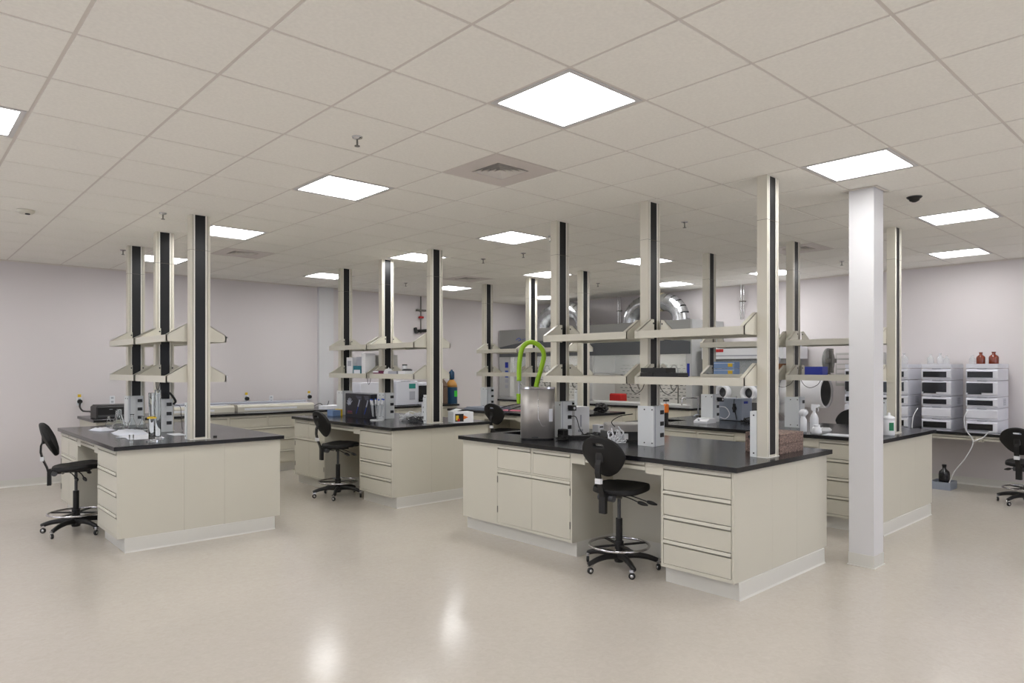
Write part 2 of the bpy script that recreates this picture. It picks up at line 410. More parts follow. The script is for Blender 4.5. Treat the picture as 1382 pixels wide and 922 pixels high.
struct(bpy.data.objects['trim_3'])

# ------------------------------------------------------------------ cabinets (local: x=0 front face plane, +x into the cabinet, y width)
ZB, ZT = .125, .882             # cabinet carcass bottom / top
def front(t, name, y0, y1, z0, z1, pull=True):
    """drawer front with a recessed finger channel along its top"""
    m = MB(); c = .034 if pull else 0
    m.box(0, y0, z0, .016, y1, z1-c, 'cab')
    o = m.build(name, t)
    if pull:
        m = MB(); m.box(.0155, y0, z1-c, .0185, y1, z1, 'cabd')  # channel back in the darkened enamel, its shade painted in
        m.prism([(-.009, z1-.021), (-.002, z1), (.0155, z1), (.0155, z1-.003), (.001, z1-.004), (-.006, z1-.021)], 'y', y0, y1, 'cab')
        m.build('pull', o)
    return o
def carcass(t, w, d, rails, y_split=None, kickx=.06):
    m = MB(); s = .018
    m.box(.019, 0, ZB, d, w, ZT, 'cab')
    m.box(0, 0, ZB, .019, s, ZT, 'cab').box(0, w-s, ZB, .019, w, ZT, 'cab')
    for z0, z1 in rails: m.box(.001, s, z0, .019, w-s, z1, 'cab')
    if y_split: m.box(.001, y_split[0]-.014, y_split[1], .019, y_split[0]+.014, y_split[2], 'cab')
    m.build('carcass', t)
    B(kickx, 0, 0, d, w, ZB, 'kick').build('toe_kick', t)
def drawer_cabinet(label, loc, w, d=.55, rz=0, n=4, s=.018):
    t = thing('drawer_cabinet', label, 'cabinet', loc, rz, 'beige drawer cabinets')
    zs = [.875-(.875-.15)*k/n for k in range(n+1)]
    rails = [(ZB, .15), (.875, ZT)]
    carcass(t, w, d, rails)
    for k in range(n): front(t, 'drawer', s+.004, w-s-.004, zs[k+1]+.003, zs[k]-(.004 if k else .003))
    return t
def door_cabinet(label, loc, w, d=.55, rz=0, y0=.05, ndr=2):
    t = thing('base_cabinet', label, 'cabinet', loc, rz, 'beige base cabinets')
    zr = .655; s = .018; mid = w/2
    carcass(t, w, d, [(ZB, .15), (.87, ZT), (zr-.014, zr)], (mid, zr, .87) if ndr == 2 else None)
    if ndr == 2:
        front(t, 'drawer', s+.003, mid-.017, zr+.003, .867); front(t, 'drawer', mid+.017, w-s-.003, zr+.003, .867)
    else: front(t, 'drawer', s+.003, w-s-.003, zr+.003, .867)
    for a, b, h in ((s+.003, mid-.0015, s+.003), (mid+.0015, w-s-.003, w-s-.003)):
        o = front(t, 'door', a, b, .153, zr-.017)
        for z in (.27, .55):
            MB().cyl((-.002, h, z-.03), (-.002, h, z+.03), .005, 'gap', n=8).build('hinge', o)
    return t
def knee_apron(label, loc, w, d=.5, rz=0):
    t = thing('knee_drawer', label, 'drawer unit', loc, rz, 'pencil drawers over knee spaces')
    m = MB(); e = w*.16
    m.box(0, 0, .795, d, e, ZT, 'cab').box(0, w-e, .795, d, w, ZT, 'cab').box(.02, e, .815, d, w-e, ZT, 'cab'); m.build('apron', t)
    front(t, 'drawer', e+.004, w-e-.004, .817, .878)
    return t
def filler(label, loc, w, d, rz=0):
    t = thing('filler_cabinet', label, 'cabinet', loc, rz)
    m = MB(); m.box(.004, 0, ZB, .02, w, ZT, 'cab').box(.02, w-.02, ZB, d, w, ZT, 'cab').box(.02, 0, ZB, d, w-.02, ZB+.02, 'cab'); m.build('carcass', t)
    B(.06, 0, 0, d, w, ZB, 'kick').build('toe_kick', t)
    return t
def worktop(label, x0, y0, x1, y1, z=.885, th=.035, cat='worktop', hole=None):
    m = MB(); X, Y = x1-x0, y1-y0
    if hole:
        a, b, c, d = hole[0]-x0, hole[1]-y0, hole[2]-x0, hole[3]-y0
        xs, ys = (0, a, c, X), (0, b, d, Y); v = [(x, y, h) for h in (0, th) for y in ys for x in xs]
        f = []
        for j in range(3):
            for i in range(3):
                if i == j == 1: continue
                q = j*4+i; f += [(q, q+4, q+5, q+1), (16+q, 17+q, 21+q, 20+q)]
        for i in range(3): f += [(i, i+1, 17+i, 16+i), (12+i, 28+i, 29+i, 13+i), (4*i, 16+4*i, 20+4*i, 4+4*i), (3+4*i, 7+4*i, 23+4*i, 19+4*i)]
        f += [(5, 6, 22, 21), (9, 25, 26, 10), (5, 21, 25, 9), (6, 10, 26, 22)]
        m.add(v, f, 'top')
    else: m.cbox(0, 0, 0, X, Y, th, 'top', r=.003)
    o = m.build('worktop', None, (x0, y0, z)); return tag(o, label, cat)
def island(key, desc, U0, U1, V0, V1, g1, hole=None):
    """U0..U1, V0..V1 = worktop; doors towards -U"""
    bx0, bx1, by0, by1 = U0+.03, U1-.03, V0+.035, V1-.035
    d1 = bx0+.54; d2 = bx1-.54
    worktop('long black epoxy worktop on '+desc, U0, V0, U1, V1, hole=hole)
    if g1: a = .59; kn = .89; cb = .96
    else: a = .72; kn = .88; cb = by1-by0-.72-.88
    drawer_cabinet('beige four drawer cabinet at the near end of '+desc, (bx0, by0, 0), a, .54)
    knee_apron('shallow drawer over the knee space of '+desc, (bx0, by0+a, 0), kn, .5)
    door_cabinet('beige cabinet with two drawers over two doors in '+desc, (bx0, by0+a+kn, 0), cb, .54)
    if g1: filler('plain beige filler cabinet at the far end of '+desc, (bx0, by0+a+kn+cb, 0), by1-(by0+a+kn+cb), .54)
    # service chase in the middle and the cabinets of the far side
    t = thing('service_chase', 'beige panelled service chase under the middle of '+desc, 'chase', (d1+.001, by0, 0)); L = by1-by0
    (MB().box(0, 0, ZB, d2-d1-.002, 2.5, ZT, 'cab').box(0, 2.5, ZB, d2-d1-.002, L, .6, 'cab').box(0, L-.02, .6, d2-d1-.002, L, ZT, 'cab') if g1 else B(0, 0, ZB, d2-d1-.002, L, ZT, 'cab')).build('panel', t); B(.004, 0, 0, d2-d1-.006, L, ZB, 'kick').build('toe_kick', t)
    t = thing('rear_cabinet', 'plain rear cabinet end of '+desc, 'cabinet', (d2, by0, 0))
    B(0, 0, ZB, bx1-d2, L, ZT, 'cab').build('carcass', t); B(0, 0, 0, bx1-d2-.06, L, ZB, 'kick').build('toe_kick', t)
    # cove base strip on the near end
    o = MB().prism([(by0-.001, 0), (by0-.001, ZB-.004), (by0-.006, ZB-.006), (by0-.008, .012), (by0-.016, 0)], 'x', bx0+.055, bx1-.055, 'kick').build('cove_base')
    tag(o, 'white vinyl cove base along the near end of '+desc, 'skirting')
    return bx0, by0
A = 'the nearest island'; Bd = 'the island behind the white column'; Cd = 'the far island before the fume hoods'; Dd = 'the second island from the left'; Ed = 'the leftmost island'
island('A', A, 4.21, 5.745, 2.355, 5.37, True, (4.72, 4.98, 5.14, 5.28))
island('B', Bd, 6.87, 8.45, 2.355, 5.37, True, (7.15, 4.95, 7.6, 5.27))
island('C', Cd, 6.9, 8.38, 6.545, 9.1, False)
island('D', Dd, 4.19, 5.67, 6.545, 9.1, False)
island('E', Ed, 1.44, 2.94, 6.545, 9.1, False)

# ------------------------------------------------------------------ service columns, power boxes and shelves
pole0 = None
def pole(U, V, desc):
    global pole0
    if pole0:
        return dup(pole0, (U, V, .92), 0, desc)
    t = thing('service_column', desc, 'column', (U, V, .92), 0, 'beige service columns with black strips'); pole0 = t
    H = ZC-.92+.02; w, d, b = .09, .04, .047
    m = MB()
    for s in (-1, 1):
        m.box(s*w if s < 0 else b+.014, -d, 0, -b-.014 if s < 0 else w, d, H, 'pole')
    m.box(-b-.014, -d+.012, 0, b+.014, d-.012, H, 'pole'); m.build('casing', t)
    for s in (-1, 1):
        y0, y1 = (-d+.001, -d+.012) if s < 0 else (d-.012, d-.001)
        B(-b, min(y0, y1)+(.004 if s < 0 else 0), .02, b, max(y0, y1)-(0 if s < 0 else .004), H, 'strip').build('black_strip', t)
        for q in (-1, 1):
            x0, x1 = sorted((q*b, q*(b+.011)))
            B(x0, y0, 0, x1, y1, H, 'trim').build('edge_trim', t)
            x0, x1 = sorted((q*(b+.0205), q*(b+.023)))
            B(x0, -d-.0006 if s < 0 else d-.001, 0, x1, -d+.001 if s < 0 else d+.0006, H, 'seam').build('groove', t)
    m = MB()
    for z in (1.98-.92+.72,): m.box(-w-.0008, -d-.0008, z, w+.0008, d+.0008, z+.002, 'seam')
    m.build('joint_line', t)
    m = MB(); m.box(-w-.004, -d-.004, 0, w+.004, d+.004, .006, 'trim'); m.build('foot_plate', t)
    return t
pb0 = None
def power_box(U, V, desc):
    global pb0
    if pb0: return dup(pb0, (U, V, .92), 0, desc)
    t = thing('power_box', desc, 'outlet box', (U, V, .92), 0, 'white outlet boxes on the service columns'); pb0 = t
    m = MB(); H = .345
    # wraps the -x and -y faces of the column
    m.box(-.108, -.115, .001, -.095, .05, H, 'pbox')
    m.prism([(-.095, -.115), (-.02, -.115), (-.02, -.045), (-.095, -.045)], 'z', .001, H, 'pbox')
    m.prism([(-.02, -.107), (.06, -.107), (.06, -.045), (-.02, -.045)], 'z', .001, H, 'pbox')
    m.box(-.0905, -.117, .001, -.083, -.115, H, 'instg'); m.build('housing', t)
    for k in range(3):
        z = .075+.098*k
        o = B(-.004, -.112, z, .046, -.107, z+.036, 'outlet').build('outlet', t)
        B(-.008, -.1085, z-.006, .05, -.107, z+.042, 'white').build('bezel', o)
    for z in (.03, H-.03):
        MB().cyl((-.108, -.02, z), (-.112, -.02, z), .006, 'outlet', n=10).build('screw', t)
        MB().cyl((-.06, -.115, z), (-.119, -.06-.059, z), .006, 'outlet', n=10) if 0 else MB().cyl((-.108, -.1, z), (-.112, -.1, z), .006, 'outlet', n=10).build('screw', t)
    # pale lower cover between the box and the lower shelf
    return t
sh0 = {}
def shelf(U, Va, Vb, z, desc, level):
    """board between two columns, z = underside"""
    L = Vb-Va; key = round(L, 3)
    t = thing('reagent_shelf', desc, 'shelf', (U, Va, z), 0, 'beige two tier reagent shelves')
    h = .062; d0, d1 = -.28, .27
    B(d0+.012, .004, .028, d1-.012, L-.004, .044, 'shelf').build('board', t)
    m = MB(); m.box(d0, 0, 0, d0+.012, L, h, 'shelf'); m.box(d0+.012, 0, 0, d0+.022, L, .006, 'shelf'); m.build('front_lip', t)
    m = MB(); m.box(d1-.012, 0, 0, d1, L, h, 'shelf'); m.box(d1-.022, 0, 0, d1-.012, L, .006, 'shelf'); m.build('front_lip', t)
    for y, s in ((0, 1), (L, -1)):
        for q, dd in ((-1, -d0), (1, d1)):
            y0, y1 = (0, .004) if s > 0 else (L-.034, L-.030)
            P = [(q*.05, 0), (q*dd, 0), (q*dd, h), (q*.095, .17), (q*.05, .17)]
            m = MB(); m.prism(P, 'y', y0, y1, 'shelf')
            f0, f1 = (0, .034) if s > 0 else (L-.034, L)
            n = Vector((dd-.095, h-.17)).normalized(); nn = (-n.y*.004, n.x*.004)
            m.prism([(q*dd, h), (q*.095, .17), (q*(.095-.003), .166), (q*(dd-.003), h-.004)], 'y', f0, f1, 'shelf')
            o = m.build('bracket', t)
            if s > 0:
                MB().cyl((q*.062, y0-.0035, .135), (q*.062, y0, .135), .008, 'outlet', n=10).build('screw', o)
            else:
                MB().cyl((q*.062, y0-.0035, .135), (q*.062, y0, .135), .008, 'outlet', n=10).build('screw', o)
    return t
ISL = [(A, 4.93, (2.50, 3.58, 4.66), (2.36)), (Bd, 7.66, (2.52, 3.58, 4.66), 0), (Cd, 7.67, (6.77, 7.88, 8.97), 0), (Dd, 4.945, (6.77, 7.86, 8.96), 0), (Ed, 2.2, (6.77, 7.87, 8.98), 0)]
pos = ('near', 'middle', 'far')
for desc, U, Vs, _ in ISL:
    for k, V in enumerate(Vs):
        pole(U, V, 'beige service column with black strip, %s one on %s' % (pos[k], desc))
        if k: power_box(U, V, 'white outlet box on the %s column of %s' % (pos[k], desc))
    # white cover behind the near column
    t = thing('cable_cover', 'narrow white cover behind the near column of '+desc, 'cover', (U, Vs[0]+.041, .92))
    m = MB(); m.box(-.1, 0, 0.001, .06, .05, .345, 'pbox'); m.build('housing', t)
    for z in (.03, .315): MB().cyl((-.1, .02, z), (-.104, .02, z), .006, 'outlet', n=10).build('screw', t)
    for k in (0, 1):
        for z, lv in ((1.84, 'upper'), (1.457, 'lower')):
            shelf(U, Vs[k]+.0415, Vs[k+1]-.0455, z, '%s beige shelf over the %s half of %s' % (lv, ('near', 'far')[k], desc), lv)

# ------------------------------------------------------------------ lab chairs (local: faces +x, floor origin)
def pad(outline, nu, nv, z0, z1, shape, slot=None):
    """grid mapped to a rounded outline; returns bmesh solid"""
    bm = bmesh.new(); G = {}
    for i in range(nu+1):
        for j in range(nv+1):
            a = -1+2*i/nu; b = -1+2*j/nv
            x = a*math.sqrt(1-b*b/2); y = b*math.sqrt(1-a*a/2)
            G[i, j] = bm.verts.new(shape(x, y))
    for i in range(nu):
        for j in range(nv):
            if slot and (i, j) in slot: continue
            bm.faces.new((G[i, j], G[i+1, j], G[i+1, j+1], G[i, j+1]))
    bmesh.ops.recalc_face_normals(bm, faces=bm.faces)
    r = bmesh.ops.solidify(bm, geom=bm.faces[:], thickness=z1)
    bmesh.ops.recalc_face_normals(bm, faces=bm.faces)
    return bm
def bm_obj(name, bm, mt, parent, sub=1):
    me = bpy.data.meshes.new(name); bm.to_mesh(me); bm.free(); me.materials.append(M[mt])
    for p in me.polygons: p.use_smooth = True
    o = bpy.data.objects.new(name, me); COL.objects.link(o); o.parent = parent
    md = o.modifiers.new('sub', 'SUBSURF'); md.levels = sub; md.render_levels = sub+1
    return o
def chair(label, loc, rz, drop=0):
    t = thing('lab_chair', label, 'chair', loc, rz, 'black laboratory chairs')
    m = MB()
    m.lathe([(.0, .055), (.035, .055), (.04, .07), (.045, .125), (.03, .14), (0, .14)], (0, 0, 0), 'black', 20)
    for k in range(5):
        a = 2*PI*k/5+.35; c, s = math.cos(a), math.sin(a)
        pts = [(c*.03, s*.03, .105), (c*.12, s*.12, .112), (c*.22, s*.22, .1), (c*.3, s*.3, .074)]
        m.tube(pts, .02, 'black', n=8, rr=lambda q: .028-.009*q)
    m.build('star_base', t)
    for k in range(5):
        a = 2*PI*k/5+.35; c, s = math.cos(a)*.3, math.sin(a)*.3; b = a+1.1+k
        dx, dy = math.cos(b), math.sin(b); o = (c+dx*.015, s+dy*.015)
        wv = MB(); wv.lathe([(0, -.011), (.020, -.011), (.0255, -.007), (.0255, .007), (.020, .011), (0, .011)], (0, 0, 0), 'rubber', 18, axis='y')
        wv.lathe([(0, -.0125), (.013, -.0125), (.013, .0125), (0, .0125)], (0, 0, 0), 'chrome', 14, axis='y')
        R = Matrix.Translation((o[0], o[1], .0255)) @ Matrix.Rotation(b, 4, 'Z')
        wv.v = [tuple(R @ Vector(v)) for v in wv.v]
        h = MB(); h.cyl((0, 0, .0245), (0, 0, .052), .008, 'chrome', n=8)
        h.prism([(-.02, .03), (-.005, .047), (.012, .05), (.02, .044), (.012, .03)], 'y', -.016, -.0135, 'chrome')
        h.prism([(-.02, .03), (-.005, .047), (.012, .05), (.02, .044), (.012, .03)], 'y', .0135, .016, 'chrome')
        h.box(-.012, -.016, .044, .012, .016, .05, 'chrome')
        h.v = [tuple(R @ Vector(v)) for v in h.v]
        oc = h.build('caster', t); wv.build('wheel', oc)
    D = -drop
    MB().cyl((0, 0, .13), (0, 0, .40+D*.6), .026, 'black', n=18).build('column_sleeve', t)
    MB().cyl((0, 0, .39+D*.6), (0, 0, .605+D), .014, 'dgrey', n=14).build('gas_piston', t)
    zr = .19
    MB().ring((0, 0, zr), .235, .010, 'chrome', n=48).build('foot_ring', t)
    m = MB(); m.cyl((0, 0, zr-.03), (0, 0, zr+.03), .036, 'black', n=16)
    for k in range(4):
        a = PI/4+k*PI/2+.3; m.box(.02, -.013, zr-.008, .233, .013, zr+.004, 'black', T=Matrix.Rotation(a, 4, 'Z'))
    m.build('ring_hub', t)
    m = MB(); m.box(-.13, -.05, .585+D, .12, .05, .612+D, 'black'); m.box(-.23, -.03, .575+D, -.12, .03, .615+D, 'black')
    m.cyl((-.17, -.07, .585+D), (-.17, .07, .585+D), .026, 'dgrey', n=12); m.cyl((-.1, -.09, .59+D), (-.1, .09, .59+D), .014, 'gap', n=10)
    m.box(-.1, -.13, .612+D, .14, -.1, .625+D, 'black').box(-.1, .1, .612+D, .14, .13, .625+D, 'black'); m.build('tilt_mechanism', t)
    for (y, x, l) in ((-.06, .02, .16), (-.06, -.05, .12), (.06, .03, .15)):
        s = -1 if y < 0 else 1
        m = MB(); m.tube([(x, y, .59+D), (x+.03, y+s*.05, .575+D), (x+.06, y+s*l, .545+D)], .005, 'black', n=6)
        m.tube([(x+.055, y+s*(l-.01), .548+D), (x+.07, y+s*(l+.03), .538+D), (x+.08, y+s*(l+.065), .53+D)], .012, 'black', n=8, rr=lambda q: .007+.009*math.sin(PI*min(1, q+.1)))
        m.build('lever', t)
    # seat
    def seat(x, y):
        X = x*.23+.035; Y = y*.22
        z = .652+.018*(abs(y)**2.2)*(1 if x < .5 else .4)-.03*max(0, x-.6)**1.5+.05*max(0, -x-.5)+.02*x
        z -= .014*math.exp(-((x+.15)**2+y*y)/.25)
        return (X, Y, z+D)
    bm = pad(None, 14, 14, 0, .045, seat); o = bm_obj('seat', bm, 'poly', t, 1);
    # back bar
    path = [(-.212, .48), (-.215, .56), (-.235, .64), (-.268, .72), (-.285, .79), (-.282, .85), (-.262, .90), (-.245, .95)]
    v = []; hw = .024
    for k, (x, z) in enumerate(path):
        x0, z0 = path[max(0, k-1)]; x1, z1 = path[min(len(path)-1, k+1)]; d = Vector((x1-x0, z1-z0)).normalized(); n = (-d.y*.007, d.x*.007)
        v += [(x+n[0], -hw, z+n[1]+D), (x+n[0], hw, z+n[1]+D), (x-n[0], hw, z-n[1]+D), (x-n[0], -hw, z-n[1]+D)]
    f = [(0, 1, 2, 3), tuple(len(v)-4+k for k in (3, 2, 1, 0))]
    for k in range(len(path)-1):
        for q in range(4): f.append((4*k+q, 4*k+(q+1) % 4, 4*k+4+(q+1) % 4, 4*k+4+q))
    m = MB(); m.add(v, f, 'black'); m.build('back_bar', t)
    m = MB(); m.box(-.232, -.029, .47+D, -.2, .029, .625+D, 'black'); m.build('bar_cover', t)
    m = MB(); m.box(-.288, -.0255, .705+D, -.258, .0255, .745+D, 'white'); m.build('tag', t)
    def back(x, y):
        Y = x*(.205-.05*max(0, -y)*1.4); Z = .905+y*.165+D
        if y < -.6: Y *= 1-.25*(-y-.6)
        X = -.225-.045*(abs(x)**2)*-1-.02*(abs(y)**2)*0
        X = -.232+.05*abs(x)**2-.03*(1-(y-.1)**2)+.0
        X += -.062*y
        return (X, Y, Z)
    nu, nv = 16, 16
    slot = {(i, 12) for i in range(6, 10)}
    bm = pad(None, nu, nv, 0, .042, back, slot); bm_obj('backrest', bm, 'poly', t, 1)
    MB().cbox(-.275, -.035, .87+D, -.25, .035, .97+D, 'black', r=.01).build('back_mount', t)
    return t
c0 = chair('black lab chair pushed into the knee space of '+A, (4.30, 3.42, 0), math.radians(4))
dup(c0, (1.38, 7.76, 0), math.radians(-14), 'black lab chair at the knee space of '+Ed)
dup(c0, (4.15, 7.70, 0), math.radians(-2), 'black lab chair at the knee space of '+Dd)
dup(c0, (6.88, 7.66, 0), math.radians(5), 'black lab chair at the front of '+Cd)
dup(c0, (8.86, 3.52, 0), math.radians(172), 'black lab chair on the far side of '+Bd)
chair('low black lab chair cut off by the right edge of the picture', (9.80, 1.80, 0), math.radians(-10), drop=.16)

# ------------------------------------------------------------------ benches along the walls
def wide_cabinet(label, loc, w, d, rz):
    t = thing('drawer_cabinet', label, 'cabinet', loc, rz, 'beige wide drawer cabinets of the wall bench')
    s = .018; mid = w/2; zs = [.70, .515, .33, .15]
    carcass(t, w, d, [(ZB, .15), (.875, ZT)], (mid, .70, .875))
    front(t, 'drawer', s+.003, mid-.017, .703, .872); front(t, 'drawer', mid+.017, w-s-.003, .703, .872)
    for k in range(3): front(t, 'drawer', s+.003, w-s-.003, zs[k+1]+.003, zs[k]-.004)
    return t
VF = 10.19
worktop('long black epoxy worktop on the bench along the left wall', 2.0, VF-.03, 8.0, VW-.082)
edges = [2.03, 2.56, 3.73, 4.90, 6.07, 7.24, 7.97]
wn = ['beige drawer cabinet at the left end of the left wall bench', 'beige wide drawer cabinet behind the leftmost island', 'beige wide drawer cabinet seen right of the leftmost island near column',
      'beige wide drawer cabinet of the wall bench left of the second island', 'beige wide drawer cabinet of the wall bench behind the second island', 'beige drawer cabinet at the right end of the left wall bench']
for k in range(6):
    a, b = edges[k], edges[k+1]
    if b-a < .9: drawer_cabinet(wn[k], (b, VF, 0), b-a-.002, VW-VF-.09, PI/2)
    else: wide_cabinet(wn[k], (b, VF, 0), b-a-.002, VW-VF-.09, PI/2)
# low bench on the right wall
UF = 10.24
worktop('low black worktop on the bench along the right wall', UF-.03, -3.6, UW-.005, 4.15, z=.73, th=.035)
ys = [-3.56, -2.5, -1.4, -.3, .82, 1.36, 2.38, 3.4, 4.12]
rw = {5: 'beige drawer rail under the right wall bench by the right edge', 6: 'beige drawer rail under the rightmost instrument stack', 7: 'beige drawer rail of the right wall bench behind the white column'}
for k in range(8):
    if ys[k+1]-ys[k] < .4: continue
    t = thing('desk_drawer', rw.get(k, 'beige drawer rail of the right wall bench outside the picture'), 'drawer unit', (UF, ys[k], 0), 0, 'drawer rails of the right wall bench')
    w_ = ys[k+1]-ys[k]-.002
    m = MB(); m.box(0, 0, .655, .5, .04, .73, 'cab').box(0, w_-.04, .655, .5, w_, .73, 'cab').box(.02, .04, .665, .5, w_-.04, .73, 'cab'); m.build('apron', t)
    front(t, 'drawer', .044, w_-.044, .668, .724)
for k, y in enumerate((-3.56, -.3, 3.98)):
    o = B(0, 0, 0, .62, .03, .655, 'cab').build('support_panel', None, (UF+.04, y, 0)); tag(o, ['beige support panel of the right wall bench, hidden end', 'beige support panel of the right wall bench, middle', 'beige support panel of the right wall bench near the glove box'][k], 'panel')

# ------------------------------------------------------------------ fume hoods
def hood(y0, y1, desc, post):
    L = y1-y0; U = 9.93; D = UW-U-.01
    t = thing('hood_base_cabinet', 'beige base cabinets under '+desc, 'cabinet', (U-.02, y0+.02, 0))
    m = MB(); m.box(.02, 0, .12, D, L-.04, .882, 'cab'); m.build('carcass', t)
    B(.08, 0, 0, D, L-.04, .12, 'kick').build('toe_kick', t)
    n = 4; w_ = (L-.04)/n
    for k in range(n):
        o = B(.001, k*w_+.008, .15, .019, (k+1)*w_-.008, .87, 'cab').build('door', t)
        B(-.012, k*w_+(.03 if k % 2 else w_-.04), .7, .001, k*w_+(.042 if k % 2 else w_-.028), .8, 'gap').build('handle', o)
    worktop('black worktop under '+desc, U-.05, y0, UW-.01, y1, z=.8825, th=.035)
    h = thing('fume_hood', desc[0].upper()+desc[1:] if 0 else 'grey fume hood with arched header, '+desc.replace('the ', '', 1), 'fume hood', (U, y0, .918))
    g = .918; T = 2.41-g; pw = .09
    B(0, .001, 0, D, .03, T, 'hoodl').build('side_panel', h); B(0, L-.03, 0, D, L-.001, T, 'hoodl').build('side_panel', h)
    m = MB(); m.prism([(0, 0), (0, .04), (.03, .07), (.1, .05), (.1, 0)], 'y', .03, L-.03, 'hoodl'); m.build('sill', h)
    B(.001, .03, .07, .12, .03+pw, T-.5, 'hoodl').build('post', h); B(.001, L-.03-(pw if not post else .33), .07, .12, L-.03, T-.5, 'hoodl').build('post', h)
    B(.1, .03, 0, D-.2, L-.03, .02, 'hoodl').build('floor_pan', h)
    B(D-.2, .03, 0, D-.17, L-.03, T-.4, 'liner').build('baffle', h)
    m = MB()
    for r in range(11):
        for q in range(int((L-.3)/.11)):
            yy = .15+q*.11+(r % 2)*.05; zz = .1+r*.062
            m.box(D-.204, yy, zz, D-.2, yy+.06, zz+.012, 'hoodd')
    o = m.build('baffle_slots', h); o['kind'] = 'stuff'
    # arched dark band and light header
    n = 14; z0 = 1.83-g
    arc = [(.03+(L-.06)*i/n, 2.04-g+.11*math.sin(PI*i/n)) for i in range(n+1)]
    m = MB(); m.prism([(.03, z0)]+arc+[(L-.03, z0)], 'x', -.012, .03, 'hoodd'); m.build('arched_band', h)
    m = MB(); m.prism([(.03, T)]+arc+[(L-.03, T)], 'x', 0, .05, 'hood'); m.build('header', h)
    B(.05, .03, T-.02, D, L-.03, T, 'hood').build('top_panel', h)
    m = MB(); m.box(.05, .12, z0-.33, .056, L-.12, z0+.02, 'gglass'); m.build('sash_glass', h)
    m = MB(); m.box(.045, .12, z0-.35, .065, L-.12, z0-.33, 'hoodl'); m.build('sash_rail', h)
    M.setdefault('hoodlamp', mat('hood lamp', (255, 250, 240), .5, emit=5)); B(.2, .5, T-.42, .32, L-.5, T-.40, 'hoodlamp').build('lamp_tube', h)  # glowing strip added under the header to brighten the hood interior
    for s in (.3, .62):
        m = MB(); yb = L*s
        m.tube([(.62, yb, .02), (.62, yb, .35), (.61, yb, .62), (.6, yb+.06, .73), (.58, yb+.13, .66), (.57, yb+.13, .45), (.57, yb+.1, .3), (.57, yb+.04, .27)], .012, 'gap', n=8)
        m.build('gooseneck', h)
    if post:
        for k, (z, c) in enumerate(((.68, 'blue'), (.55, 'inkb'), (.47, 'inkb'), (.36, 'instg'), (.24, 'instg'))):
            B(-.003, L-.3, z, .001, L-.2, z+(.12 if k == 0 else .07), c).build('label_plate', h)
        m = MB(); m.tube([(-.004, L-.55, 1.27), (-.004, L-.64, 1.31), (-.004, L-.7, 1.27), (-.004, L-.62, 1.25)], .006, 'inkb', n=6); m.tube([(-.004, L-.75, 1.27), (-.004, L-.85, 1.29), (-.004, L-.98, 1.285), (-.004, L-1.1, 1.29)], .004, 'inkb', n=6); m.build('emblem', h)
    else:
        B(-.003, .05, .45, .001, .1, .75, 'blue').build('label_plate', h)
        m = MB(); m.tube([(-.016, .75, 1.13), (-.016, .85, 1.15), (-.016, .95, 1.13)], .01, 'inkb', n=6); m.build('emblem', h)
    return h
hood(6.36, 8.66, 'the right fume hood by the glove box', False)
hood(8.70, 11.22, 'the left fume hood in the far corner', True)
def duct(y0, y1, desc):
    t = thing('exhaust_duct', desc, 'duct', (10.42, 0, 2.432)); R = .155; yc = (y0+y1)/2; h = .34
    for s, yy in ((1, y0), (-1, y1)):
        rr = (yc-.17-y0)
        pts = []; N = 6
        v = MB()
        for i in range(N):
            a0, a1 = PI/2*i/N, PI/2*(i+1)/N
            f = lambda a: (0, yy+s*rr*(1-math.cos(a)), .02+h*math.sin(a))
            p0, p1 = f(a0), f(a1); d = (Vector(p1)-Vector(p0))*.06
            v.cyl(Vector(p0)-d, Vector(p1)+d, R, 'alu', n=24, caps=False)
            if i: v.ring_at = None
        v.cyl((0, yy, -.02), (0, yy, .03), R+.012, 'alu', n=24)
        v.build('elbow', t)
    m = MB(); m.cyl((0, yc-.175, .02+h), (0, yc+.175, .02+h), R+.014, 'collar', n=24); m.build('collar', t)
    m = MB(); m.cyl((0, yc, .02+h+R), (0, yc, ZC-2.432-.02), .1, 'collar', n=20); m.build('riser', t)
duct(6.9, 8.0, 'shiny flexible duct arch on top of the right fume hood')
duct(9.2, 10.35, 'shiny flexible duct arch on top of the left fume hood')
for x, y, lab in ((10.89, 8.68, 'thin metal conduit on the wall above the join of the fume hoods'), (10.88, 6.0, 'thin metal conduit on the wall right of the right fume hood')):
    t = thing('conduit', lab, 'pipe', (x, y, 2.43))
    MB().cyl((0, 0, 0), (0, 0, ZC-2.44), .013, 'chrome', n=10).build('pipe', t)
    MB().cyl((0, -.05, 0), (0, -.05, ZC-2.44), .008, 'chrome', n=10).build('pipe', t)
    B(-.02, -.07, .3, .038, .03, .32, 'gap').build('clamp', t)
# things in and around the hoods
t = thing('tub', 'red plastic tub with yellow base standing in the right fume hood', 'tub', (10.28, 8.2, .9385))
B(-.1, -.16, .001, .1, .16, .03, 'yellow').build('base', t)
m = MB(); m.cbox(-.09, -.15, .03, .09, .15, .17, 'red', r=.02).build('body', t)

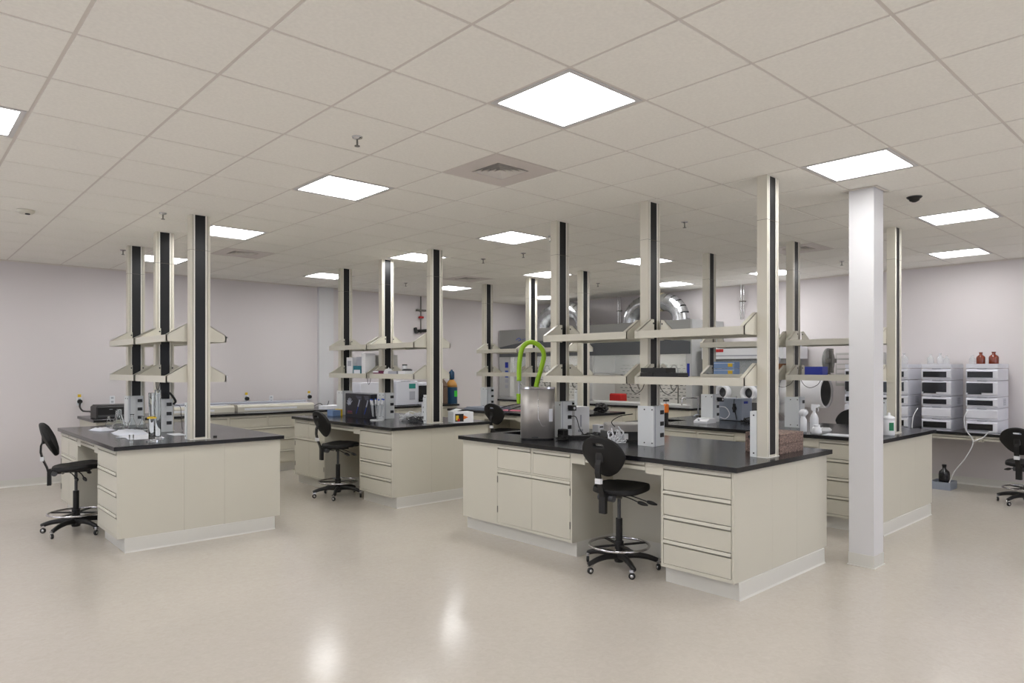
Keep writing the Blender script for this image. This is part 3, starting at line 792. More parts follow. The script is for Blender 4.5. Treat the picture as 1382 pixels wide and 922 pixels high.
# glove box
t = thing('glove_box', 'white glove box with two round arm ports against the right wall', 'glove box', (10.02, 4.95, 0))
m = MB()
for y in (.03, 1.1):
    for x in (.05, .78): m.box(x, y-.025, 0, x+.05, y+.025, .9, 'dgrey')
m.box(.05, .0, .3, .83, 1.13, .34, 'dgrey'); m.build('stand', t)
B(0, 0, .9, .86, 1.15, 1.36, 'hoodl').build('lower_shell', t)
m = MB(); m.prism([(0, 1.36), (.16, 1.74), (.86, 1.74), (.86, 1.36)], 'y', 0, 1.15, 'hood'); m.build('upper_shell', t)
m = MB(); m.prism([(-.005, 1.39), (.135, 1.72), (.141, 1.72), (.001, 1.39)], 'y', .06, 1.09, 'gglass'); m.build('window', t)
m = MB(); m.box(.02, -.1, 1.74, .86, 1.3, 1.97, 'white'); m.build('header', t)
m = MB(); m.box(.017, .3, 1.78, .0195, 1.2, 1.80, 'instg').box(.016, .9, 1.85, .0195, 1.05, 1.9, 'red'); m.build('header_print', t)
for y in (.42, .87):
    o = MB().lathe([(.08, -.005), (.085, -.10), (.12, -.10), (.125, -.08), (.125, 0)], (0, y, 1.2), 'white', 30, axis='x', caps=False).build('port_ring', t)
    MB().lathe([(0, -.012), (.083, -.012), (.083, -.006), (0, -.006)], (0, y, 1.2), 'dgrey', 24, axis='x').build('port_cover', o)
B(.001-.004, .1, .92, 0, 1.05, 1.05, 'dgrey').build('control_strip', t)
m = MB(); m.lathe([(.205, -.05), (.205, -.62), (.235, -.62), (.235, 0)], (.33, 0, 1.225), 'wallw', 36, axis='y', caps=False); m.build('antechamber', t)
m = MB(); m.lathe([(.203, -.6), (.203, -.02), (.02, -.02), (0, -.02)], (.33, 0, 1.225), 'steeld', 30, axis='y', caps=False); m.build('antechamber_lining', t)
m = MB(); m.lathe([(0, -.25), (.12, -.25), (.125, -.23), (.125, 0), (0, 0)], (.25, 0, .96), 'wallw', 28, axis='y'); m.build('small_antechamber', t)
o = MB().lathe([(0, 0), (.17, 0), (.19, .02), (.19, .04), (.1, .06), (0, .06)], (.36, -.66, 1.70), 'steeld', 30, axis='y').build('antechamber_door', t)
m = MB(); m.box(.33, -.7, 1.52, .39, -.66, 1.88, 'gap'); m.box(.2, -.69, 1.67, .52, -.665, 1.73, 'gap'); m.cyl((.36, -.72, 1.47), (.36, -.62, 1.47), .03, 'chrome', n=12); m.tube([(.36, -.66, 1.5), (.45, -.5, 1.5), (.5, -.3, 1.42)], .015, 'gap'); m.build('door_arm', o)
t = thing('wall_cabinet', 'pale louvred cabinet mounted on the right wall left of the white column', 'cabinet', (10.7, 3.7, 1.32))
B(0, 0, 0, .22, .64, .5, 'liner').build('case', t)
for k in range(6): B(-.006, .02, .04+k*.075, 0, .62, .095+k*.075, 'wall').build('louvre', t)

# gas cylinders
def gas(x, y, body, sh, lab, label_plate):
    t = thing('gas_cylinder', lab, 'gas cylinder', (x, y, 0))
    MB().lathe([(0, 0), (.108, 0), (.115, .02), (.115, 1.2), (.1145, 1.21)], (0, 0, 0), body, 28).build('body', t)
    MB().lathe([(.1145, 1.21), (.108, 1.26), (.085, 1.31), (.05, 1.35), (.03, 1.36), (0, 1.36)], (0, 0, 0), sh, 28).build('shoulder', t)
    MB().lathe([(.03, 1.36), (.05, 1.37), (.055, 1.39), (.055, 1.5), (.04, 1.53), (.02, 1.535), (.02, 1.56), (0, 1.56)], (0, 0, 0), body, 20).build('valve_cap', t)
    m = MB(); m.cyl((-.05, 0, 1.42), (-.13, -.02, 1.42), .012, 'yellow', n=8); m.cyl((-.12, -.04, 1.46), (-.12, .0, 1.46), .03, 'chrome', n=14); m.cyl((-.13, -.02, 1.42), (-.2, -.02, 1.52), .02, 'blue', n=10); m.build('regulator', t)
    if label_plate: B(-.02, -.1175, 1.02, .05, -.113, 1.14, 'label').build('label_plate', t)
    return t
gas(8.42, 10.95, 'cyl', 'cyls', 'blue gas cylinder with ochre shoulder and green label by the left wall', True)
gas(8.14, 10.9, 'cylb', 'cylb', 'brown gas cylinder standing left of the blue one', False)

# ------------------------------------------------------------------ instrument stacks on the right bench
zb = .765
MODS = [('pump', .16, 'low'), ('plain', .155, 'none'), ('mid', .145, 'low'), ('sampler', .21, 'tall'), ('top', .155, 'low')]
names = ['lowest', 'second from the bottom', 'middle', 'tall fourth', 'top']
im = {}
def module(kind, y, z, h, label, group):
    if kind in im: return dup(im[kind], (10.3, y, z), 0, label, group)
    t = thing('instrument_module', label, 'instrument', (10.3, y, z), 0, group); im[kind] = t
    W, Dp = .34, .56
    m = MB(); m.cbox(0, .004, 0, Dp, W-.004, h-.006, 'inst', r=.008).build('case', t)
    m = MB(); m.prism([(.001, .012), (-.02, .03), (-.02, h-.03), (.001, h-.012)], 'y', .0, W, 'inst'); m.build('front_panel', t)
    if kind in ('pump', 'mid', 'top'): B(-.0235, .05, .035, -.0195, W-.015, h-.045, 'window').build('dark_window', t)
    if kind == 'sampler':
        B(-.0235, .05, .05, -.0195, W-.005, h-.035, 'window').build('dark_window', t); B(-.0235, .17, .03, -.0195, W-.02, .05, 'window').build('dark_window', t)
    B(-.012, .12, h-.012, .06, .22, h-.001, 'instg').build('handle', t)
    if kind == 'mid':
        m = MB()
        for k in range(6): m.box(.3, .001, .03+k*.015, .42, .004, .038+k*.015, 'instg')
        m.build('vent', t)
    return t
STK = [(2.19, 'rightmost instrument stack'), (2.70, 'second instrument stack from the right'), (3.21, 'third instrument stack from the right'), (3.70, 'instrument stack mostly hidden by the white column')]
for sy_, nm in STK:
    z = zb
    for k, (kind, h, _) in enumerate(MODS):
        module(kind, sy_, z, h, '%s white module in the %s' % (names[k], nm), 'white modules of the instrument stacks'); z += h
    t = thing('solvent_tray', 'shallow white solvent tray on top of the '+nm, 'tray', (10.3, sy_, z), 0, 'white solvent trays')
    m = MB(); m.box(0, .005, 0, .54, .335, .02, 'inst'); m.build('tray_floor', t)
    m = MB(); m.box(-.01, 0, .0, 0, .34, .055, 'inst').box(.54, 0, 0, .55, .34, .055, 'inst').box(0, 0, 0, .54, .005, .055, 'inst').box(0, .335, 0, .54, .34, .055, 'inst'); m.build('rim', t)
ZTR = zb+sum(h for _, h, _ in MODS)+.02
def bottle(x, y, r, h, mt, lab, group=None, z=None, capm='white'):
    t = thing('bottle', lab, 'bottle', (x, y, ZTR if z is None else z), 0, group)
    MB().lathe([(0, 0), (r*.95, 0), (r, .006), (r, h*.6), (r*.9, h*.7), (r*.35, h*.82), (r*.35, h*.94), (r*.3, h*.94), (0, h*.94)], (0, 0, 0), mt, 20).build('body', t)
    MB().cyl((0, 0, h*.92), (0, 0, h), r*.42, capm, n=14).build('cap', t)
bottle(10.42, 2.26, .055, .19, 'amber', 'amber glass bottle, the right one of two on the rightmost instrument stack', capm='amber')
bottle(10.42, 2.40, .05, .185, 'amber', 'amber glass bottle, the left one of two on the rightmost instrument stack', capm='amber')
bottle(10.40, 2.49, .036, .15, 'gglass', 'clear glass bottle left of the amber bottles on the instrument stack', capm='gglass')
bottle(10.40, 2.78, .035, .15, 'gglass', 'clear glass bottle at the right on the second instrument stack', capm='gglass')
bottle(10.42, 2.86, .04, .18, 'gglass', 'clear glass bottle in the middle of the second instrument stack', capm='gglass')
bottle(10.40, 2.97, .04, .17, 'gglass', 'clear glass bottle at the left on the second instrument stack', capm='gglass')
bottle(10.42, 3.30, .05, .19, 'gglass', 'clear glass bottle on the third instrument stack', capm='gglass')
t = thing('beaker', 'small upturned glass dish lying before the bottles on the second stack', 'beaker', (10.35, 2.915, ZTR))
MB().lathe([(0, 0), (.03, 0), (.03, .04), (.024, .045), (0, .045)], (0, 0, 0), 'gglass', 16).build('bowl', t)
def cord(label, pts, r=.004, mt='black', cat='cable', group=None):
    return tag(MB().tube(pts, r, mt, n=6, sub=6).build('cable', None), label, cat, group)
cord('white tube hanging from the rightmost instrument stack to the floor tray', [(10.24, 2.50, 1.05), (10.2, 2.53, .95), (10.17, 2.50, .8), (10.15, 2.42, .66), (10.15, 2.5, .45), (10.18, 2.64, .24), (10.2, 2.72, .02)], .006, 'white')
cord('white tube from the bench edge joining the hanging tube', [(10.268, 2.2, .785), (10.2, 2.26, .79), (10.19, 2.32, .72), (10.15, 2.42, .66)], .006, 'white')
cord('white tube beside the second instrument stack', [(10.25, 3.08, 1.05), (10.22, 3.12, .95), (10.22, 3.14, .80), (10.24, 3.13, .772)], .006, 'white')
t = thing('bottle_tray', 'grey plastic tray with a dark bottle on the floor under the right bench', 'tray', (10.33, 2.80, 0))
m = MB(); m.box(-.15, -.12, .001, .15, .12, .01, 'gbox').box(-.15, -.12, .01, -.142, .12, .1, 'gbox').box(.142, -.12, .01, .15, .12, .1, 'gbox').box(-.142, -.12, .01, .142, -.112, .1, 'gbox').box(-.142, .112, .01, .142, .12, .1, 'gbox').build('tub', t)
bottle(10.30, 2.78, .065, .31, 'window', 'dark waste bottle with green label standing in the grey floor tray', z=.011, capm='black')
tag(B(0, 0, 0, .4, .3, .045, 'instg').build('flat_case', None, (10.35, 1.85, zb)), 'flat grey case on the right wall bench beside the rightmost stack', 'case')
tag(B(0, 0, 0, .14, .16, .05, 'white').build('power_brick', None, (10.22, 1.98, zb)), 'small white box on the right bench edge behind the low chair', 'box')

# ------------------------------------------------------------------ items on the nearest island
TZ = .9205
def sink(x0, y0, x1, y1, lab):
    t = thing('sink', lab, 'sink', (x0, y0, .70)); X, Y = x1-x0, y1-y0
    m = MB(); m.box(0, 0, 0, X, Y, .01, 'black').box(.0, 0, .01, .008, Y, .184, 'black').box(X-.008, 0, .01, X, Y, .184, 'black').box(.008, 0, .01, X-.008, .008, .184, 'black').box(.008, Y-.008, .01, X-.008, Y, .184, 'black').build('basin', t)
    MB().cyl((X/2, Y/2, .01), (X/2, Y/2, .014), .03, 'chrome', n=16).build('drain', t)
sink(4.72, 4.98, 5.14, 5.28, 'black sink let into the far end of the nearest island')
sink(7.15, 4.95, 7.6, 5.27, 'black sink let into the far end of the island behind the white column')
t = thing('hose_faucet', 'tall faucet with a looped lime green hose behind the steel canister', 'faucet', (4.88, 4.955, TZ))
m = MB(); m.cyl((0, 0, 0), (0, 0, .02), .03, 'chrome', n=18).cyl((0, 0, .02), (0, 0, .42), .013, 'chrome', n=12); m.build('riser', t)
off = Vector((4.88, 4.955, TZ))
pts = [(4.88, 4.955, 1.30), (4.887, 4.948, 1.417), (4.926, 4.912, 1.605), (4.943, 4.897, 1.733), (4.904, 4.932, 1.823), (4.837, 4.994, 1.854), (4.782, 5.045, 1.793), (4.76, 5.065, 1.643), (4.757, 5.067, 1.46)]
MB().tube([tuple(Vector(p)-off) for p in pts], .024, 'green', n=12).build('hose', t)
m = MB(); e = Vector((4.757, 5.067, 1.46))-off
m.cyl(e, e-Vector((0, 0, .13)), .011, 'instg', n=12); m.build('wand', t)
MB().cyl(e-Vector((0, 0, .13)), e-Vector((0, 0, .23)), .028, 'green', r1=.024, n=14).build('spray_head', t)
m = MB(); m.tube([(0, 0, .4), tuple((e-Vector((0, 0, .02)))*.5+Vector((0, 0, .2))), tuple(e-Vector((0, 0, .02)))], .006, 'chrome', n=8); m.build('hook', t)
# stainless canister: rounded body with flat back
t = thing('steel_canister', 'tall rounded stainless steel canister on the far half of the nearest island', 'canister', (4.58, 4.62, TZ), -YAW)
def rr(ax, ay, r, n=6):
    p = []
    for cx, cy_, a in ((ax-r, ay-r, 0), (-ax+r, ay-r, PI/2), (-ax+r, -ay+r, PI), (ax-r, -ay+r, 3*PI/2)):
        for k in range(n+1):
            q = a+PI/2*k/n; p.append((cx+r*math.cos(q), cy_+r*math.sin(q)))
    return p
m = MB(); P = rr(.16, .125, .09, 8); m.prism(P, 'z', .012, .475, 'steel'); o = m.build('body', t)
for p_ in o.data.polygons: p_.use_smooth = abs(p_.normal.z) < .5
MB().prism(rr(.15, .115, .085, 8), 'z', 0, .012, 'black').build('foot', t)
MB().prism(rr(.163, .128, .092, 8), 'z', .475, .492, 'chrome').build('lid', t)
MB().box(-.1622, -.03, .012, -.16, .03, .47, 'hoodl').build('side_trim', t)
m = MB(); m.tube([(.0, -.126, .46), (.0, -.126, .2), (.035, -.126, .13), (.07, -.1255, .13)], .0025, 'chrome', n=6, sub=1); m.build('seam_line', t)
MB().box(-.02, -.003, .17, .02, 0, .29, 'paper', T=Matrix.Translation((.118, -.112, 0)) @ Matrix.Rotation(.55, 4, 'Z')).build('label_plate', t)
B(-.06, -.1265, .02, -.0, -.125, .028, 'dgrey').build('nameplate', t)
tag(MB().cbox(0, 0, 0, .07, .09, .09, 'black', r=.01).build('power_adapter', None, (4.735, 4.425, TZ)), 'black power adapter at the foot of the steel canister', 'adapter')
def tangle(label, c, rx, ry, h, n, r, mt, cat='cables', seed=1, z=TZ):
    rnd = random.Random(seed); m = MB()
    for k in range(n):
        pts = []; a = rnd.random()*6
        for q in range(9):
            a += .5+rnd.random()*.9; rad = .35+.65*rnd.random()
            pts.append((rx*rad*math.cos(a), ry*rad*math.sin(a), r+h*rnd.random()**2))
        m.tube(pts, r, mt, n=6, sub=5)
    o = m.build('cable_bundle', None, (c[0], c[1], z+.002-min(0, min(v[2] for v in m.v)))); tag(o, label, cat); o['kind'] = 'stuff'; return o
tangle('tangle of black cords on the worktop before the far outlet box', (4.66, 4.37), .08, .06, .04, 5, .004, 'black', seed=3)
tangle('loose black and grey cord beside the white carton', (5.17, 4.45), .12, .09, .03, 3, .004, 'dgrey', seed=5)
tag(MB().cbox(-.18, -.03, 0, .18, .03, .03, 'black', r=.008).build('power_strip', None, (4.86, 4.33, TZ), -.7), 'black power strip lying on the nearest island worktop', 'power strip')
t = thing('carton', 'tall white carton beside the far outlet box of the nearest island', 'box', (5.07, 4.59, TZ))
B(0, 0, 0, .22, .16, .28, 'white').build('case', t); m = MB()
m.box(.08, -.002, .08, .1, 0, .2, 'instg').box(.05, -.002, .03, .12, 0, .055, 'instg'); m.build('print', t)
t = thing('carton', 'small white carton before the tall white one on the nearest island', 'box', (5.27, 4.46, TZ))
B(0, 0, 0, .09, .07, .10, 'white').build('case', t); B(.03, -.002, .07, .08, 0, .085, 'dgrey').build('print', t)
t = thing('plug_adapter', 'black plug adapter in the top socket of the far outlet box', 'adapter', (4.95, 4.66-.113, TZ+.275))
MB().cbox(-.03, -.06, -.02, .035, -.001, .03, 'black', r=.006).build('case', t); MB().cyl((.0, -.0605, .005), (.0, -.064, .005), .013, 'white', n=12).build('face', t)
cord('black cord hanging from the middle socket of the far outlet box', [(4.95, 4.54, 1.115), (5.0, 4.51, 1.11), (5.03, 4.49, 1.0), (5.06, 4.46, .94), (5.10, 4.44, .95)])
# balance
t = thing('balance', 'flat stainless balance with white cords on the nearest island', 'balance', (5.13, 3.97, TZ), -YAW)
m = MB(); m.cbox(-.21, -.17, .09, .21, .17, .155, 'steel', r=.01).build('pan', t)
m = MB(); m.box(-.15, -.12, .012, .15, .12, .09, 'dgrey'); m.build('frame', t)
for x in (-.13, .13):
    for y in (-.1, .1): MB().cyl((x, y, 0), (x, y, .012), .015, 'rubber', n=10).build('foot', t)
B(-.12, -.16, .02, -.03, -.12, .07, 'white').build('display', t)
tangle('coil of white cables before the balance on the nearest island', (4.74, 3.80), .1, .08, .14, 6, .0045, 'white', seed=9)
cord('black cord curling up beside the middle outlet box', [(4.815, 3.68, 1.19), (4.74, 3.76, 1.17), (4.70, 3.82, 1.12), (4.72, 3.80, 1.075)])
tag(MB().cbox(0, 0, 0, .16, .12, .07, 'steeld', r=.006).build('metal_block', None, (5.16, 4.22, TZ)), 'low grey metal block left of the balance', 'block')
tag(MB().lathe([(0, 0), (.045, 0), (.05, .01), (.035, .03), (0, .035)], (0, 0, 0), 'black', 18).build('rubber_puck', None, (4.86, 4.16, TZ)), 'small dark rubber puck on the nearest island behind the chair back', 'puck')
# speckled foam blocks
for k in range(2):
    m = MB(); m.cbox(0, 0, 0, .41, .29, .077, 'brick', r=.004)
    t = thing('foam_block', ('lower' if k == 0 else 'upper')+' brown speckled foam block behind the near column of the nearest island', 'block', (5.125-k*.004, 2.502-k*.003, TZ+k*.0785), 0, 'brown foam blocks')
    m.build('block', t)
    if k: MB().cyl((-.001, .25, .04), (.004, .25, .04), .014, 'vdark', n=14).build('hole', t)
# black trays on the shelf
SZ = 1.457+.0445
def tray(x0, y0, x1, y1, z, h, lab, mt='black', cat='tray', group=None):
    t = thing('tray', lab, cat, (x0, y0, z), 0, group); X, Y = x1-x0, y1-y0
    m = MB(); m.box(0, 0, 0, X, Y, h*.2, mt); m.build('tray_floor', t)
    m = MB(); e = .006; m.box(0, 0, h*.2, e, Y, h, mt).box(X-e, 0, h*.2, X, Y, h, mt).box(e, 0, h*.2, X-e, e, h, mt).box(e, Y-e, h*.2, X-e, Y, h, mt); m.build('rim', t)
tray(4.675, 3.37, 4.815, 3.495, SZ, .05, 'black plastic tray at the left on the lower shelf of the nearest island')
tray(4.675, 3.12, 4.815, 3.365, SZ, .05, 'long black plastic tray at the right on the lower shelf of the nearest island')
tray(4.675, 3.24, 4.815, 3.49, SZ+.051, .04, 'black plastic tray resting on top of the two others')

# cables hanging under shelves
HC_ = [(A, 4.74, 3.66, 4.74, 3.5, 'under the lower shelf left of the middle column of '), (A, 4.75, 3.36, 4.75, 3.18, 'under the lower shelf right of the middle column of '), (Bd, 7.5, 3.75, 7.5, 3.5, 'left of the middle column of '),
       (Bd, 7.5, 3.42, 7.5, 3.2, 'right of the middle column of '), (Dd, 4.75, 8.02, 4.75, 7.93, 'above the black cartons on '), (Ed, 2.02, 7.5, 2.02, 7.35, 'under the lower shelf of ')]
for d, x0, y0, x1, y1, s in HC_:
    cord('black cable looping '+s+d, [(x0, y0, 1.462), (x0, y0+(y1-y0)*.2, 1.40), (x0, (y0+y1)/2, 1.375), (x0, y0+(y1-y0)*.85, 1.41), (x1, y1, 1.462)], .003)

# ------------------------------------------------------------------ items on the island behind the white column
def sink_tap(x, y, lab, a):
    t = thing('gooseneck_tap', lab, 'faucet', (x, y, TZ), a)
    m = MB(); m.cyl((0, 0, 0), (0, 0, .015), .028, 'chrome', n=16); m.cyl((0, 0, 0), (0, 0, .3), .011, 'chrome', n=10); m.build('riser', t)
    MB().tube([(0, 0, .285), (.11, 0, .285), (.2, 0, .28), (.215, 0, .24), (.215, 0, .19)], .009, 'chrome', n=8).build('spout', t)
    m = MB(); m.cyl((0, -.06, .05), (0, .06, .05), .016, 'gap', n=10); m.tube([(0, .05, .06), (.05, .09, .07), (.1, .13, .05)], .011, 'instg', n=8); m.build('valve', t)
sink_tap(7.79, 4.90, 'chrome tap with square bent spout at the sink of the island behind the white column', 2.45)
t = thing('squeeze_flask', 'dark flask with an orange top standing by the sink beyond the nearest island', 'bottle', (7.02, 4.86, TZ))
MB().cbox(-.022, -.022, 0, .022, .022, .13, 'black', r=.008).build('base', t); MB().cbox(-.03, -.024, .13, .03, .024, .235, 'orange', r=.01).build('orange_top', t)
m = MB(); m.cyl((0, 0, .235), (0, 0, .27), .008, 'chrome', n=8); m.box(-.045, -.012, .265, .045, .012, .285, 'black'); m.build('trigger', t)
t = thing('instrument_case', 'blue grey metal instrument box with blue badge on the island behind the white column', 'instrument', (7.94, 4.37, TZ))
MB().cbox(0, 0, .008, .26, .39, .285, 'gbox', r=.006).build('case', t)
B(.05, -.002, .22, .15, 0, .25, 'blue').build('badge', t)
m = MB(); m.ring((-.004, .1, .16), .025, .006, 'black', axis='x'); m.tube([(-.006, .1, .28), (-.012, .1, .2), (-.006, .085, .1), (-.02, .06, .02)], .005, 'black'); m.cyl((-.008, .1, .22), (-.008, .1, .11), .018, 'black', n=10); m.build('cord_bundle', t)
for x, y in ((.03, .03), (.2, .03), (.03, .34), (.2, .34)): MB().cyl((x, y, 0), (x, y, .008), .012, 'rubber', n=8).build('foot', t)
MB().cyl((.05, .1, .285), (.05, .1, .315), .008, 'chrome', n=8).build('knob', t)
tangle('tangle of dark cords before the blue grey instrument box', (7.86, 4.22), .14, .1, .05, 6, .005, 'black', seed=11)
t = thing('hotplate', 'white hotplate with sloped front beside the far outlet box behind the nearest island', 'hotplate', (7.40, 4.56, TZ))
m = MB(); m.prism([(-.11, 0), (-.11, .025), (-.05, .05), (.1, .05), (.1, 0)], 'y', -.09, .09, 'white'); m.build('body', t)
MB().cbox(-.05, -.08, .05, .095, .08, .06, 'white', r=.004).build('plate', t); MB().cyl((-.085, .03, .035), (-.1, .03, .045), .012, 'grey', n=12).build('knob', t)
t = thing('plug_adapter', 'black plug adapter in the far outlet box behind the nearest island', 'adapter', (7.68, 4.545, TZ+.275))
MB().cbox(-.03, -.06, -.02, .035, -.001, .03, 'black', r=.006).build('case', t); MB().cyl((.0, -.0605, .005), (.0, -.064, .005), .013, 'white', n=12).build('face', t)
cord('white cord bowing out of the far outlet box behind the nearest island', [(7.69, 4.54, 1.11), (7.74, 4.48, 1.10), (7.78, 4.45, 1.02), (7.74, 4.48, .96), (7.68, 4.52, .98)], .005, 'white')
def spray(x, y, h, lab, a):
    t = thing('spray_bottle', lab, 'bottle', (x, y, TZ), a)
    MB().lathe([(0, 0), (.04, 0), (.042, .01), (.042, h*.5), (.03, h*.62), (.014, h*.7), (.014, h*.76), (0, h*.76)], (0, 0, 0), 'white', 20).build('body', t)
    m = MB(); m.prism([(-.03, h*.8), (-.028, h), (.05, h*.99), (.06, h*.93), (.015, h*.88), (.015, h*.76), (-.015, h*.76)], 'y', -.014, .014, 'white'); m.tube([(.03, 0, h*.9), (.04, 0, h*.82), (.035, 0, h*.74)], .005, 'white', n=6); m.build('trigger_head', t)
spray(7.20, 3.14, .29, 'white spray bottle standing before the black chair back near the white column', -1.2)
t = thing('wash_bottle', 'white squat wash bottle left of the spray bottle', 'bottle', (7.08, 3.20, TZ))
MB().lathe([(0, 0), (.032, 0), (.034, .01), (.034, .13), (.02, .155), (.02, .17), (0, .17)], (0, 0, 0), 'white', 18).build('body', t)
MB().lathe([(0, -.03), (.034, -.03), (.038, -.01), (.038, .03), (0, .03)], (0, 0, .205), 'white', 18, axis='x').build('dispenser', t)
t = thing('jar', 'small round white jar at the worktop edge behind the foam blocks', 'jar', (6.98, 3.02, TZ))
MB().lathe([(0, 0), (.045, 0), (.05, .02), (.045, .06), (.03, .075), (0, .075)], (0, 0, 0), 'white', 18).build('body', t); MB().cyl((0, 0, .072), (0, 0, .095), .032, 'white', n=16).build('lid', t)
tag(MB().cbox(-.09, -.06, 0, .09, .06, .03, 'white', r=.02).build('glove_pack', None, (7.42, 3.12, TZ), .3), 'crumpled white pack lying behind the spray bottle', 'pack')
tag(B(-.1, -.14, 0, .1, .14, .006, 'paper').build('paper_sheet', None, (7.02, 2.80, TZ), .1), 'white notebook lying on the worktop edge left of the white column', 'paper')
tag(B(-.1, -.12, 0, .1, .12, .004, 'paper').build('paper_sheet', None, (7.10, 2.60, TZ), -.15), 'white sheet of paper partly hidden by the white column', 'paper')
t = thing('wipe_canister', 'white tub of wipes with green label right of the white column', 'tub', (7.38, 2.475, TZ))
MB().lathe([(0, 0), (.05, 0), (.052, .006), (.052, .155), (.05, .16)], (0, 0, 0), 'white', 24).build('body', t); MB().lathe([(.054, .158), (.054, .18), (.04, .19), (.015, .2), (.012, .225), (0, .228)], (0, 0, 0), 'white', 24).build('lid', t)
m = MB(); n = 10
v = [(.0535*math.cos(a), .0535*math.sin(a), z) for z in (.05, .13) for a in [PI+.35+k*.1 for k in range(n)]]
m.add(v, [(k, k+1, n+k+1, n+k) for k in range(n-1)], 'sign', True); m.build('label', t)
# things on the shelves of that island
t = thing('box', 'open blue plastic bin on the lower shelf left of the white column', 'bin', (7.42, 3.15, SZ))
m = MB(); X, Y, H_ = .14, .19, .105; m.box(0, 0, 0, X, Y, .006, 'blue').box(0, 0, .006, .005, Y, H_, 'blue').box(X-.005, 0, .006, X, Y, H_, 'blue').box(.005, 0, .006, X-.005, .005, H_, 'blue').box(.005, Y-.005, .006, X-.005, Y, H_, 'blue').build('tub', t)
for k in range(2):
    t = thing('tip_box', ['lower', 'upper'][k]+' light blue tip box with yellow label beyond the nearest island', 'box', (7.45, 4.20, SZ+k*.085), 0, 'light blue tip boxes')
    B(0, 0, 0, .13, .27, .08, 'lblue').build('case', t); B(-.002, .02, .02, 0, .08, .065, 'yellow').build('label', t); B(-.003, 0, .06, 0, .27, .064, 'paper').build('lid_edge', t)
tag(MB().cbox(0, 0, 0, .1, .095, .03, 'black', r=.008).build('charger', None, (7.44, 4.478, SZ)), 'black charger at the left end of the lower shelf behind the nearest island', 'charger')
t = thing('box', 'brown card box with a ring gauge on the shelf behind the near column', 'box', (7.50, 3.66, SZ))
B(0, 0, 0, .16, .13, .14, 'brown').build('case', t); MB().ring((.05, .065, .18), .04, .009, 'instg', axis='x').build('gauge_ring', t)

# ------------------------------------------------------------------ items on the leftmost island
def flask(x, y, h, lab):
    t = thing('erlenmeyer_flask', lab, 'flask', (x, y, TZ), 0, 'conical glass flasks on the leftmost island'); r = h*.32
    MB().shell([(.001, .003), (r*.92, .001), (r, .01), (r*.95, .03), (r*.32, h*.72), (r*.3, h*.95), (r*.38, h), (r*.33, h), (r*.25, h*.95), (r*.27, h*.72), (r*.88, .032), (r*.9, .012), (.001, .008)], (0, 0, 0), 'tglass', 20).build('glass', t)
    MB().ring((0, 0, h), r*.36, .003, 'glass', n=20).build('rim', t)
    MB().cyl((0, 0, h*.74), (0, 0, h*.93), r*.325, 'gglass', n=16, caps=False).build('ground_neck', t)
fl = [(1.87, 8.74, .125, 'smallest conical flask, leftmost of the group'), (1.93, 8.62, .19, 'conical flask second from the left of the group'), (1.90, 8.40, .22, 'tallest conical flask in the middle of the group'),
      (1.98, 8.22, .17, 'conical flask fourth from the left of the group'), (2.06, 8.12, .15, 'rightmost conical flask of the group')]
for x, y, h, lab in fl: flask(x, y, h, lab)
def gradcyl(x, y, h, lab, collar):
    t = thing('measuring_cylinder', lab, 'measuring cylinder', (x, y, TZ))
    MB().prism([(.05*math.cos(PI/3*k), .05*math.sin(PI/3*k)) for k in range(6)], 'z', 0, .012, 'tglass').build('foot', t)
    MB().shell([(.001, .013), (.024, .013), (.027, .02), (.027, h), (.031, h+.004), (.024, h), (.024, .024), (.001, .02)], (0, 0, 0), 'tglass', 20).build('tube', t)
    if collar: MB().prism([(.04*math.cos(PI/3*k), .04*math.sin(PI/3*k)) for k in range(6)], 'z', h*.48, h*.51, 'yellow').build('collar', t)
gradcyl(1.80, 6.80, .44, 'tall glass measuring cylinder with yellow collar before the near column', True)
gradcyl(1.90, 6.98, .46, 'tall plain glass measuring cylinder behind the one with a yellow collar', False)
t = thing('beaker', 'tiny glass beaker on the leftmost island near the worktop edge', 'beaker', (1.70, 7.08, TZ))
MB().shell([(.001, .001), (.02, .001), (.022, .05), (.02, .05), (.018, .004), (.001, .004)], (0, 0, 0), 'tglass', 16).build('glass', t)
def pillow(x, y, a, b, h, rz, lab):
    m = MB(); n = 10; v = []; f = []
    rnd = random.Random(int(x*100+y*10))
    for j in range(n+1):
        for i in range(n+1):
            u, w_ = -1+2*i/n, -1+2*j/n; e = max(0, (1-u**4)*(1-w_**4))
            v.append((a*u*(1-.12*abs(w_)), b*w_*(1-.1*abs(u)), h*e*(.6+.4*rnd.random())+.002))
    for j in range(n):
        for i in range(n): f.append((j*(n+1)+i, j*(n+1)+i+1, (j+1)*(n+1)+i+1, (j+1)*(n+1)+i))
    bnd = [i for i in range(n+1)]+[(n+1)*j+n for j in range(1, n+1)]+[(n+1)*n+i for i in range(n-1, -1, -1)]+[(n+1)*j for j in range(n-1, 0, -1)]
    o = len(v); v += [(v[q][0], v[q][1], 0) for q in bnd]; L = len(bnd)
    f += [(bnd[k], o+k, o+(k+1) % L, bnd[(k+1) % L]) for k in range(L)]; f.append(tuple(o+k for k in range(L)))
    m.add(v, f, 'film', True); return tag(m.build('plastic_pouch', None, (x, y, TZ), rz), lab, 'pouch')
pillow(1.74, 8.42, .09, .16, .03, .2, 'thin padded white pouch at the left before the glass flasks')
pillow(1.86, 7.80, .15, .26, .045, -.05, 'large padded white pouch in the middle of the leftmost island')
tag(B(-.15, -.24, 0, .15, .24, .003, 'paper').build('paper_sheet', None, (1.86, 7.32, TZ), -.1), 'open white paper sheets before the measuring cylinders', 'paper')
